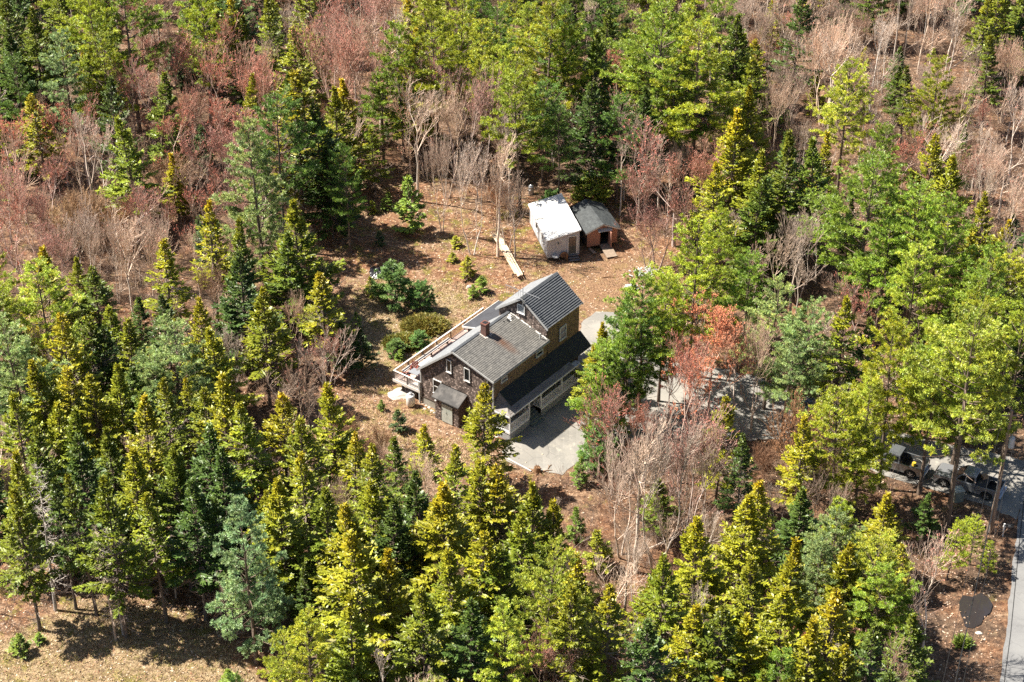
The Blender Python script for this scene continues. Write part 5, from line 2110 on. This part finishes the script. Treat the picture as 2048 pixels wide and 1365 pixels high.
tc = tones[rg.integers(0, len(tones), n)][idx] * rg.uniform(.8, 1.15, (n * ns, 1))
br_ = AM()
br_.segs(B0, M0, .017, .012, tc)
br_.segs(M0, E0, .012, .007, tc)
D2 = D1 + rg.normal(0, .7, D1.shape)
br_.segs(M0, M0 + D2 * (hgt[idx] * .25)[:, None], .010, .006, tc)
o = link_mesh('undergrowth', br_.mesh('undergrowth', M_BARK_D))
tag(o, 'leafless grey and pink brush filling the woods', None, None, 'stuff')

M_LEAF, nt_, bs_ = newmat('fallen_leaf')
a_ = nd(nt_, 'ShaderNodeVertexColor', layer_name='tint')
nt_.links.new(a_.outputs[0], bs_.inputs['Base Color'])
bs_.inputs['Roughness'].default_value = .8


def leaf_ok(x, y, rg):
    if on_paved(x, y): return rg.random() < (.10 if inpoly(x, y, DRV) else .0)
    px, py = proj(x, y, 0)
    if not (-40 < px < 2090 and -40 < py < 1400): return False
    return rg.random() < (1.0 if (560 < px < 1420 and 340 < py < 960) or py > 1130 or px > 1650 else .35)


P0 = scatter_pts(60000, 2, leaf_ok)
n = len(P0)
V = np.stack([P0[:, 0], P0[:, 1], zg(P0[:, 0], P0[:, 1]) + rg.uniform(.015, .05, n)], 1)
D = rg.normal(0, 1, (n, 3)); D[:, 2] *= .28
pal = np.array([(.62, .47, .34), (.50, .34, .22), (.36, .19, .10), (.70, .58, .46), (.28, .13, .07), (.55, .36, .25), (.42, .26, .16), (.12, .07, .04)])
am = AM()
am.leaves(V, D, rg.uniform(.10, .26, n), rg.uniform(.07, .16, n), pal[rg.integers(0, len(pal), n)] * rg.uniform(.8, 1.15, (n, 1)), up=np.array([0, 0, 1.]) + rg.normal(0, .25, (n, 3)))
tag(link_mesh('fallen_leaves', am.mesh('fallen_leaves', M_LEAF)), 'tan and rusty fallen leaves over the ground', None, None, 'stuff')


def grass_ok(x, y, rg):
    if on_paved(x, y): return False
    return (inpoly(x, y, lawn_g) and rg.random() < .8) or (inpoly(x, y, near_g) and rg.random() < .6) or (inpoly(x, y, yard_open) and rg.random() < .12)


P0 = scatter_pts(9000, 6, grass_ok, 95, 190)
n = len(P0)
idx = np.repeat(np.arange(n), 4)
m = len(idx)
V = np.stack([P0[idx, 0] + rg.normal(0, .08, m), P0[idx, 1] + rg.normal(0, .08, m), np.zeros(m)], 1)
V[:, 2] = zg(V[:, 0], V[:, 1])
D = rg.normal(0, .75, (m, 3)); D[:, 2] = .7
pal = np.array([(.56, .43, .25), (.50, .35, .19), (.62, .50, .32), (.30, .26, .07), (.46, .28, .14), (.34, .28, .09)])
am = AM()
am.leaves(V, D, rg.uniform(.14, .34, m), rg.uniform(.03, .06, m), pal[rg.integers(0, len(pal), n)][idx] * rg.uniform(.8, 1.15, (m, 1)), rng=rg)
tag(link_mesh('dry_grass', am.mesh('dry_grass', M_LEAF)), 'dry straw grass over the lawn and near clearing', None, None, 'stuff')


# low spreading evergreens beside the deck
def spreading_bush(px, py, w, h, col, label, name='spreading_juniper', seed=0, n=1600):
    rg = np.random.default_rng(seed)
    x, y = ray(px, py)
    root = empty(name, (x, y, float(zg(x, y))))
    a = AM()
    th = rg.uniform(0, 6.28, n)
    r = np.sqrt(rg.random(n))
    B = np.stack([np.cos(th) * r * w * .45, np.sin(th) * r * w * .33, (1 - r ** 2) * h * .5], 1)
    D = np.stack([np.cos(th) * r * .9, np.sin(th) * r * .9, np.full(n, .7)], 1) + rg.normal(0, .3, (n, 3))
    L = rg.uniform(.35, .75, n)
    C = np.array([1, 1, 1]) * rg.uniform(.65, 1.3, (n, 1)) * np.array([1, 1, 1]) * (1 + rg.normal(0, .08, (n, 3)))
    a.leaves(B, D, L, rg.uniform(.08, .14, n), C, rng=rg)
    for q in (.35, .65):
        a.leaves(B + D / np.linalg.norm(D, axis=1, keepdims=True) * (L * q)[:, None], D + rg.normal(0, .5, (n, 3)), L * .45, .07, C * 1.1, rng=rg)
    c = link_mesh('foliage', a.mesh('foliage', M_NEEDLE), root)
    c.color = (*col, 1)
    k = AM()
    m = 60
    k.segs(np.tile((0., 0, 0), (m, 1)), B[:m] * .9, .03, .012, np.tile(np.array([1., .9, .8]), (m, 1)))
    link_mesh('stems', k.mesh('stems', M_BARK_C), root)
    return tag(root, label, 'juniper')


spreading_bush(850, 655, 4.6, 1.0, (.26, .22, .05), 'wide olive brown spreading juniper between lawn and deck', seed=1, n=2600)
spreading_bush(805, 690, 3.6, .9, (.21, .20, .04), 'smaller olive spreading juniper at the left end of the wide one', seed=2, n=1700)
spreading_bush(640, 1090, 1.6, .5, (.3, .33, .04), 'tiny lime coloured low bush under the spruces', seed=3, n=500)
spreading_bush(1925, 1290, 0.9, .6, (.2, .26, .05), 'small green bush between the puddle and the bare tree', seed=4, n=400)

# ------------------------------------------------------------------ the woods
import itertools
ZR = [('far back', 150), ('upper', 330), ('middle', 560), ('lower middle', 800), ('lower', 1030), ('near', 9999)]
ZONES = [
    ['in the far top left corner', 'at the far edge behind the maples', 'at the far edge behind the yard', 'at the far edge behind the sheds', 'at the far edge behind the red maple', 'in the far top right corner'],
    ['in the woods up the left edge', 'in the red maples behind the yard', 'in the bare trees behind the leafy yard', 'close behind the two sheds', 'in the woods beyond the red maple', 'in the brushy slope up the right edge'],
    ['in the thick stand at the left edge', 'in the stand just left of the clearing', 'in the leafy yard behind the house', 'beside the small sheds', 'in the stand right of the sheds', 'by the big pines, right edge'],
    ['far left, level with the gas tank', 'by the left side of the lawn and deck', 'near the gable end of the house', 'between the house and the driveway bend', 'along the bend of the driveway', 'in the bright pines above the pickup'],
    ['in the spruces by the dead trunks', 'in the spruce stand below the lawn', 'in the spruces in front of the house', 'around the grey tree below the driveway', 'in the stand left of the pickup', 'between the pickup and the mailbox'],
    ['in the open near left corner', 'at the near edge beside the pale pine', 'at the near edge below the house', 'at the near edge beside the lime pine', 'at the near edge in the mixed stand', 'in the near right corner by the road'],
]
ORD0 = ['first', 'second', 'third', 'fourth', 'fifth', 'sixth', 'seventh', 'eighth', 'ninth', 'tenth', 'eleventh', 'twelfth', 'thirteenth', 'fourteenth', 'fifteenth', 'sixteenth', 'seventeenth', 'eighteenth', 'nineteenth', 'twentieth']
ORD = ORD0 + ['twenty ' + o for o in ORD0[:9]] + ['thirtieth'] + ['thirty ' + o for o in ORD0[:9]]
rngp = random.Random(5)
UNITH = {'B': 'P'}


def plant(kind, x, y, h, w=1.0, tint=None, form=None, label=None, name=None, rz=None, lean=None):
    """a tree standing at ground (x, y), h metres tall, w times the usual width"""
    trees.append(dict(k=kind, x=x, y=y, h=h, w=w, t=tint if tint is not None else rngp.randrange(len(TINTS[kind])),
                      f=form if form is not None else rngp.randrange(len(KINDS[UNITH.get(kind, kind)])), label=label, name=name,
                      rz=rz if rz is not None else rngp.uniform(0, 6.28), lean=lean or (rngp.gauss(0, .02), rngp.gauss(0, .02))))


def tree_px(kind, px, py, h, w=1.0, tint=None, form=None, **kw):
    x, y = ray(px, py, h)
    plant(kind, x, y, h, w, tint, form, **kw)


# kind, where its top shows, height in metres, width factor, own colour, form
PLACED = '''
P 185 -25 18 1.0 0|P 245 -30 18 1.1 1|P 200 60 15 1.0 0|B 120 65 15 1.0 0|P 30 115 13 .9 2|S 65 185 11 1.1 2|S 215 152 14 .9 3|S 180 95 12 .9 0
S 60 15 14 1 0|S 110 -40 14 1 1|S 10 -20 14 1 0|S 20 60 12 1 3
M 285 85 14 1.1 1|M 250 120 12 1 2|M 360 40 14 1.2 1|M 400 30 14 1 1|M 500 85 14 1.1 1|M 400 165 13 1.3 0|M 452 190 14 1.2 1|M 340 200 12 1.2 0|M 430 220 12 1.2 1
M 110 190 11 1.1 0|M 155 195 11 1.1 0|G 190 235 11 1 0|M 10 205 13 1.1 0|G 25 260 11 1.2 0|M 90 330 9 1.2 2|M 60 400 10 1.2 1|O 170 372 7 1.3 0|M 235 350 11 1.1 0
O 130 400 6 1.4 0|O 220 400 6 1.3 0|M 300 380 9 1.1 2|G 240 410 13 1 1|G 215 430 10 1 0|M 20 420 11 1.3 1|M 100 440 9 1.2 1
S 345 308 8 1.1 2|S 412 402 14 1.0 2|S 325 476 13 1.2 2|S 496 150 12 .85 2|S 465 -10 15 1 2|S 485 30 13 1 0|P 400 -25 16 .9 0|M 430 100 12 1.1 1|O 330 300 7 1.4 0
B 505 245 19 1.05 1|P 548 188 18 .95 2|S 585 145 18 1.15 2|P 520 300 13 .8 2|S 640 200 15 1.0 3|P 690 300 12 .8 2|S 745 255 8 1.0 1|S 655 290 11 1 3|F 600 300 6 1.3 0
S 590 396 14 1.15 1|S 645 545 11 1.3 2|S 520 572 13 1.05 2|S 575 470 12 1.1 0|S 470 440 13 1.0 0|S 690 640 6 1.2 3|S 722 655 5 1.0 3|S 965 768 11 1.0 2 6
S 85 500 13 1.1 2|P 78 540 15 1.15 3|B 20 640 15 1.1 1|B 60 700 11 .9 1|S 115 625 14 1.0 2|S 165 640 12 1 0|S 80 712 13 1.0 1|S 122 738 12 1 2|S 182 742 12 1.1 2
S 232 728 12 1 1|B 340 645 13 1.25 1|B 300 700 10 1.0 1|S 394 598 12 .85 2|S 432 648 12 1.1 2|S 250 640 12 1.1 1|S 330 755 13 .95 1|S 370 755 9 .8 2|S 440 750 14 1.0 2|S 280 795 14 1.0 2|S 190 650 11 1 3
S 30 790 13 1 1|S 60 860 13 1 0|S 140 825 12 1 1|S 100 800 12 1 2|S 215 850 12 .9 0|S 490 800 13 1.1 1|S 400 850 13 1.1 3|S 350 900 14 1 0|S 440 900 12 1 3
D 60 920 15 .95 0 0|D 196 1040 12 .9 0 1|D 212 1030 12 .9 0 0|S 206 948 16 .9 1 3|S 300 985 13 1.0 1 5|D 330 1020 9 .8 0 1|S 260 900 14 1 1|S 150 950 14 .8 0 5|S 110 960 13 .8 3 5|S 30 980 14 .9 1 3|S 20 900 13 .9 1|S 380 960 14 1 3 3|S 330 880 14 1 0 1|S 420 1000 12 1 3
B 482 1000 16 .95 0 3|P 612 1235 12 .95 3 3|P 570 1260 9 .8 3|B 520 1090 10 .7 0 1
S 665 760 13 1.0 2|S 560 782 12 1.0 2|S 600 835 12 1 1|S 730 880 13 1.1 1|S 700 860 12 1 2|S 850 850 9 1.1 2|S 790 870 10 1.0 0|S 780 1100 13 .95 2|S 720 1070 15 1.25 2
S 900 900 13 1 1|S 1000 925 13 1.1 2|S 890 962 14 1.15 2|S 960 925 13 1 2|S 1060 965 13 1.0 1|S 1105 1000 11 1.0 2|S 650 975 13 1.1 0|S 560 960 13 1.1 1|S 830 940 13 1 3|S 740 960 12 1.1 1|S 610 900 13 1.1 1|S 780 1000 12 1 3|S 690 1010 13 1.1 2
P 1092 1090 15 1.0 3 0|P 1020 1210 13 .9 3|S 1155 1100 12 1 2|S 1215 1172 13 1.1 2|S 1150 1180 13 .9 1|S 900 1100 13 1.1 1|S 960 1050 13 1.1 2|S 850 1180 13 1.1 1|S 690 1180 13 1.1 1|S 940 1200 13 1.1 3|S 1040 1020 12 1 1|S 1000 1080 12 1 0
P 1395 440 17 1.05 0|P 1440 420 14 .9 0|P 1290 560 15 1.0 1|P 1255 590 14 1.05 2|P 1330 545 14 .9 0|P 1212 690 11 1.0 1|S 1185 690 9 1.1 2|P 1245 660 12 .9 1|S 1205 640 8 .9 2|P 1200 760 8 .8 1|Y 1195 860 4 .9 0
R 1432 612 13 1.1 0|R 1480 640 12 .9 0|R 1340 700 10 1.0 0|M 1385 655 12 1.0 2|R 1400 690 11 1 0|G 1520 640 12 .9 0|M 1290 790 13 1.25 2|G 1330 830 16 1.15 0|G 1285 850 15 1.1 1|M 1385 800 14 1.1 0|G 1250 880 12 1.1 0|M 1230 800 10 1.0 2|G 1400 860 12 1.0 2
S 1447 790 12 .9 2|O 1600 815 9 1.2 1|S 1610 830 12 .9 2 3|S 1490 870 12 .9 3|S 1400 1030 13 1.05 2|S 1330 1110 12 .9 1|S 1380 1200 12 1 2|S 1530 958 13 1.1 2|S 1490 990 13 1.1 2|S 1580 1080 13 1.1 2|S 1500 1120 12 1.1 1|S 1440 1200 13 1 0|S 1310 1240 12 1 3
P 1755 245 15 .85 1|P 1740 325 18 1.2 1 2|P 1850 375 17 1.05 1|P 1900 420 17 1.0 1|S 1870 265 14 1.0 2|S 1912 310 13 1.05 2|S 1977 393 12 .95 2|P 1780 440 14 1.1 1|S 1930 250 9 .8 0
S 1580 265 15 1.0 0 0|S 1643 275 15 1.0 0 1|S 1472 222 15 1.15 2 2|S 1480 30 15 .9 0|S 1430 330 13 1.0 2|S 1525 300 13 1 1|B 1550 560 14 .95 2|B 1610 600 14 1 1|B 1580 680 11 1 0|P 1500 500 13 .9 1|G 1600 430 14 1.05 2|G 1560 460 13 1 0
P 2060 600 17 1.0 0|P 1800 650 17 .85 0|P 1690 790 13 1.1 0 2|P 1740 760 14 1.0 3|P 1880 700 15 1.0 0|S 1690 600 15 1.0 1 5|S 1740 640 13 1 3 5
P 1098 -10 19 1.15 0 0|P 1130 60 15 .9 1|S 1195 60 15 1 0|P 1325 10 19 1.15 1|P 1400 40 19 1.2 0|P 1360 110 15 1.1 1|P 1440 0 16 1 1|S 1265 80 13 1 2|S 1215 20 13 1 0|P 870 25 18 1.15 0 2|P 800 60 16 .9 1|P 920 -20 16 1.0 0|P 990 10 15 .9 2|P 1010 90 15 .9 3|S 1290 170 13 1.1 3|S 1180 160 14 1.1 3|P 760 150 11 1.2 1 2|P 1240 190 13 .9 2
M 688 15 18 1.1 1|M 655 40 14 1 1|G 752 20 15 1.1 0|G 790 10 15 1 1|G 830 150 15 1.05 0|M 905 110 15 1.05 1|M 950 120 15 1.05 1|G 890 160 14 .9 0|G 880 260 12 .6 0|G 942 285 13 .9 1 1|G 995 270 14 1.0 1 0|G 1015 330 10 1.1 0|G 1030 380 8 1.1 0|O 1000 350 5 1.0 2
M 1362 215 16 1.25 0 0|M 1325 330 12 1.2 2 1|M 1395 270 12 1.1 0|G 1255 200 12 1.0 0|G 1245 280 9 1 0|M 1300 400 8 1.2 2|G 1280 300 9 1.1 0
F 822 355 6.5 1.0 0|Y 790 540 4.3 1.15 0|Y 838 568 3 1.0 0|F 934 512 2.6 1.3 1|F 962 552 2.0 1.4 0|F 945 570 1.6 1.3 0|F 740 555 2.3 1.0 1|F 712 625 1.8 1.2 0|F 758 462 1.8 1.2 2|F 912 472 1.3 1.8 1|F 905 505 1.1 1.8 1|F 670 440 1.2 1.3 0
F 775 385 2.2 1.3 0|F 745 400 1.6 1.3 1|F 704 410 1.4 1.3 0|F 795 818 2.4 1.2 2|Y 835 665 1.8 1.3 0|Y 790 680 1.6 1.4 2|F 762 800 1.2 1.2 0|F 1158 915 3.0 1.0 0 0|F 870 625 .9 1.4 1|Y 1180 355 3 1.4 1|Y 1100 385 2.5 1.3 0|F 800 700 1.2 1.6 0|F 35 1270 2.0 1.6 0|F 455 1340 2.0 1.4 0|F 75 1265 1.1 1.6 0
G 640 655 12 1.15 2 2|G 600 720 9 1.2 2|G 625 775 6 1.1 2|G 560 740 8 1.1 2
P 1700 1005 12 1.0 0|B 1680 1030 12 1.0 1|B 1640 1080 11 1.0 0|S 1692 1078 12 .95 2|P 1750 1080 12 1 3|S 1660 1180 13 1.25 2|S 1770 985 9 1.1 2|P 1770 1130 11 1 1|P 1955 1035 5 .9 0|P 1912 1045 6 .9 0|P 1985 1085 3.5 .9 0|S 1850 985 5 1 3
G 1882 1060 13 .95 1 2|S 1570 1180 13 1.1 2|S 1500 1230 12 1.1 2|S 1620 1240 13 1.1 1|S 1740 1250 12 1.0 3|S 1830 1230 10 1.0 0|M 1100 1255 9 1.0 0|S 1700 1280 11 1 2|P 1560 1290 10 1 1|M 1600 1250 8 1 2
G 1680 880 9 1.1 2|G 1640 940 8 1.1 2
'''
for rec in PLACED.replace('\n', '|').split('|'):
    q = rec.split()
    if len(q) < 5: continue
    tree_px(q[0], float(q[1]), float(q[2]), float(q[3]), float(q[4]), int(q[5]) if len(q) > 5 else None, int(q[6]) if len(q) > 6 else None)

plant('P', 36.9, 129.4, 20.5, 1.1, 3, 4)
plant('P', 5.0, 181.4, 12.5, .75, 2, 4)
plant('P', .9, 180.9, 17.0, .95, 0, 4)
plant('G', -.2, 180.2, 12.5, .9, 0, 0)
plant('G', -1.6, 175.6, 9.5, .8, 0, 0)
plant('P', 38.9, 137.5, 18.0, 1.0, 0, 0)
KEEP = [
    [(655, 420), (700, 405), (760, 395), (800, 370), (860, 350), (960, 430), (1040, 380), (1130, 360), (1245, 390), (1370, 520), (1230, 600), (1190, 660), (1150, 760),
     (1215, 830), (1215, 900), (1150, 960), (1010, 950), (935, 860), (860, 900), (790, 880), (740, 790), (770, 740), (715, 650), (660, 560)],
    [(100, 1210), (230, 1170), (400, 1210), (470, 1420), (-60, 1420), (-60, 1270)],
    [(1935, 1090), (1960, 1000), (1990, 900), (2200, 700), (2200, 1450), (1880, 1450), (1905, 1200)],
    [(1890, 905), (2010, 890), (2040, 1000), (1960, 1030), (1880, 970)],
    [(1725, 945), (1880, 935), (1850, 1010), (1715, 1010)],
    [(1430, 750), (1500, 745), (1590, 800), (1560, 850), (1450, 830)],
    [(1760, 870), (1830, 880), (1900, 940), (1890, 960), (1760, 910)],
]
BODY = gp([(830, 830), (1030, 920), (1240, 760), (1240, 600), (1100, 560), (800, 720)])
SHEDS = gp([(1050, 450), (1070, 530), (1120, 545), (1240, 545), (1290, 480), (1220, 430), (1130, 400)])
DRV = gp(drive_px)


def clear(x, y, h, w):
    if inpoly(x, y, DRV) or inpoly(x, y, BODY) or inpoly(x, y, SHEDS): return False
    if x > rl[0][0] - 30 and any(a[1] <= y <= b[1] and a[0] - 1.2 + (b[0] - a[0]) * (y - a[1]) / (b[1] - a[1]) < x < a[0] + 8 for a, b in zip(rl[:-1], rl[1:])): return False
    for q in (.0, .25, .5, .75, 1.0):
        r = w * (1 - q) if q > .1 else .3
        for s in (-1, 0, 1):
            px, py = proj(x + s * r, y, h * q)
            if any(inpoly(px, py, k) for k in KEEP): return False
    return True


def kind_at(px, py):
    i = min(15, max(0, int(px // 128)))
    j = min(12, max(0, int(py // 113.75)))
    return GRID[j][i]


def fill(step, hs, seed, sub=False):
    rg = random.Random(seed)
    yy = 80.0
    row = 0
    while yy < 247:
        xx = -80.0 + (row % 2) * step / 2
        while xx < 80:
            x, y = xx + rg.uniform(-.42, .42) * step, yy + rg.uniform(-.42, .42) * step
            h = hs * rg.uniform(.72, 1.12)
            px, py = proj(x, y, h * .6)
            tx, ty = proj(x, y, h)
            if -60 < px < 2110 and ty < 1400 and proj(x, y, 0)[1] > -60:
                k = kind_at(px, py)
                if rg.random() < .13: k = rg.choice('SSPMG')
                if k != '.':
                    if sub: k = {'S': rg.choice('SGGO'), 'P': rg.choice('SGG'), 'B': rg.choice('SGG'), 'M': rg.choice('MGFM'), 'G': rg.choice('GGGF'), 'D': 'G', 'R': 'M', 'O': rg.choice('OG')}[k]
                    wr = {'S': 1.6, 'P': 2.6, 'B': 2.4, 'M': 2.2, 'G': 2.2, 'O': 1.5, 'D': 1.2}.get(k, 1.5) * (h / 13)
                    if k == 'O': h = rg.uniform(3, 5.5)
                    if k == 'F': h = rg.uniform(2.5, 6)
                    near = 9
                    for t in trees:
                        d = math.hypot(t['x'] - x, t['y'] - y)
                        if d < near: near = d
                    need = (.7 * step if not sub else .55 * step) if k != 'P' and k != 'B' else step * .95
                    if near > need and clear(x, y, h, wr):
                        if k in 'PB': h *= 1.1
                        plant(k, x, y, h, rg.uniform(.85, 1.15))
            xx += step
        yy += step * .87
        row += 1


fill(5.0, 13.0, 3)
fill(4.4, 8.5, 8, True)
fill(4.3, 9.0, 12, True)


def kids(root, forms, key, tint_rgb, grey):
    tm, cm, H = forms
    for nm, me in (('trunk', tm), ('crown', cm)):
        o = bpy.data.objects.new(nm, me)
        o.parent = root
        o.color = (tint_rgb[0], tint_rgb[1], tint_rgb[2], 1)
        COL.objects.link(o)


def grow_all():
    rg = random.Random(77)
    seen = {}
    for t in trees:
        k = t['k']
        tm, cm, H = KINDS[UNITH.get(k, k)][t['f'] % len(KINDS[UNITH.get(k, k)])]
        t['words'], rgb = TINTS[k][t['t'] % len(TINTS[k])]
        s = t['h'] / H
        j = rg.uniform(.85, 1.17)
        hue = rg.uniform(-.07, .07)
        rgb = (rgb[0] * j * (1 + hue), rgb[1] * j, rgb[2] * j * (1 - hue))
        z = float(zg(t['x'], t['y'])) - .05
        root = empty(t['name'] or NAMES[k], (t['x'], t['y'], z))
        root.rotation_euler = (t['lean'][0], t['lean'][1], t['rz'])
        ws = s * t['w'] if k not in 'SPB' else t['w'] * s ** .8
        root.scale = (ws, ws, s)
        kids(root, (tm, cm, H), k, rgb, None)
        root['category'] = CATS[k]
        root['group'] = GROUPS[k]
        if t['label']:
            root['label'] = t['label']
            continue
        px, py = proj(t['x'], t['y'], t['h'] * .6)
        ci = min(5, max(0, int(px // 341.4)))
        ri = next(i for i, (_, m) in enumerate(ZR) if py < m)
        seen.setdefault((ri, ci, t['words']), []).append((px, root))
    for (ri, ci, words), lst in seen.items():
        lst.sort(key=lambda a: a[0])
        zone = ZONES[ri][ci]
        for i, (_, root) in enumerate(lst):
            if len(lst) == 1:
                root['label'] = 'only ' + words + ' ' + zone
            else:
                if i == 0: o = 'leftmost '
                elif i == len(lst) - 1: o = 'rightmost '
                else: o = ORD[min(i, 38)] + ' from left, '
                root['label'] = o + words + ' ' + zone


grow_all()
#print('TREES', len(trees), {k: sum(t['k'] == k for t in trees) for k in NAMES})
#print('TRIS', {k: [sum(len(p.vertices) - 2 for p in m[1].polygons) for m in v] for k, v in KINDS.items()})
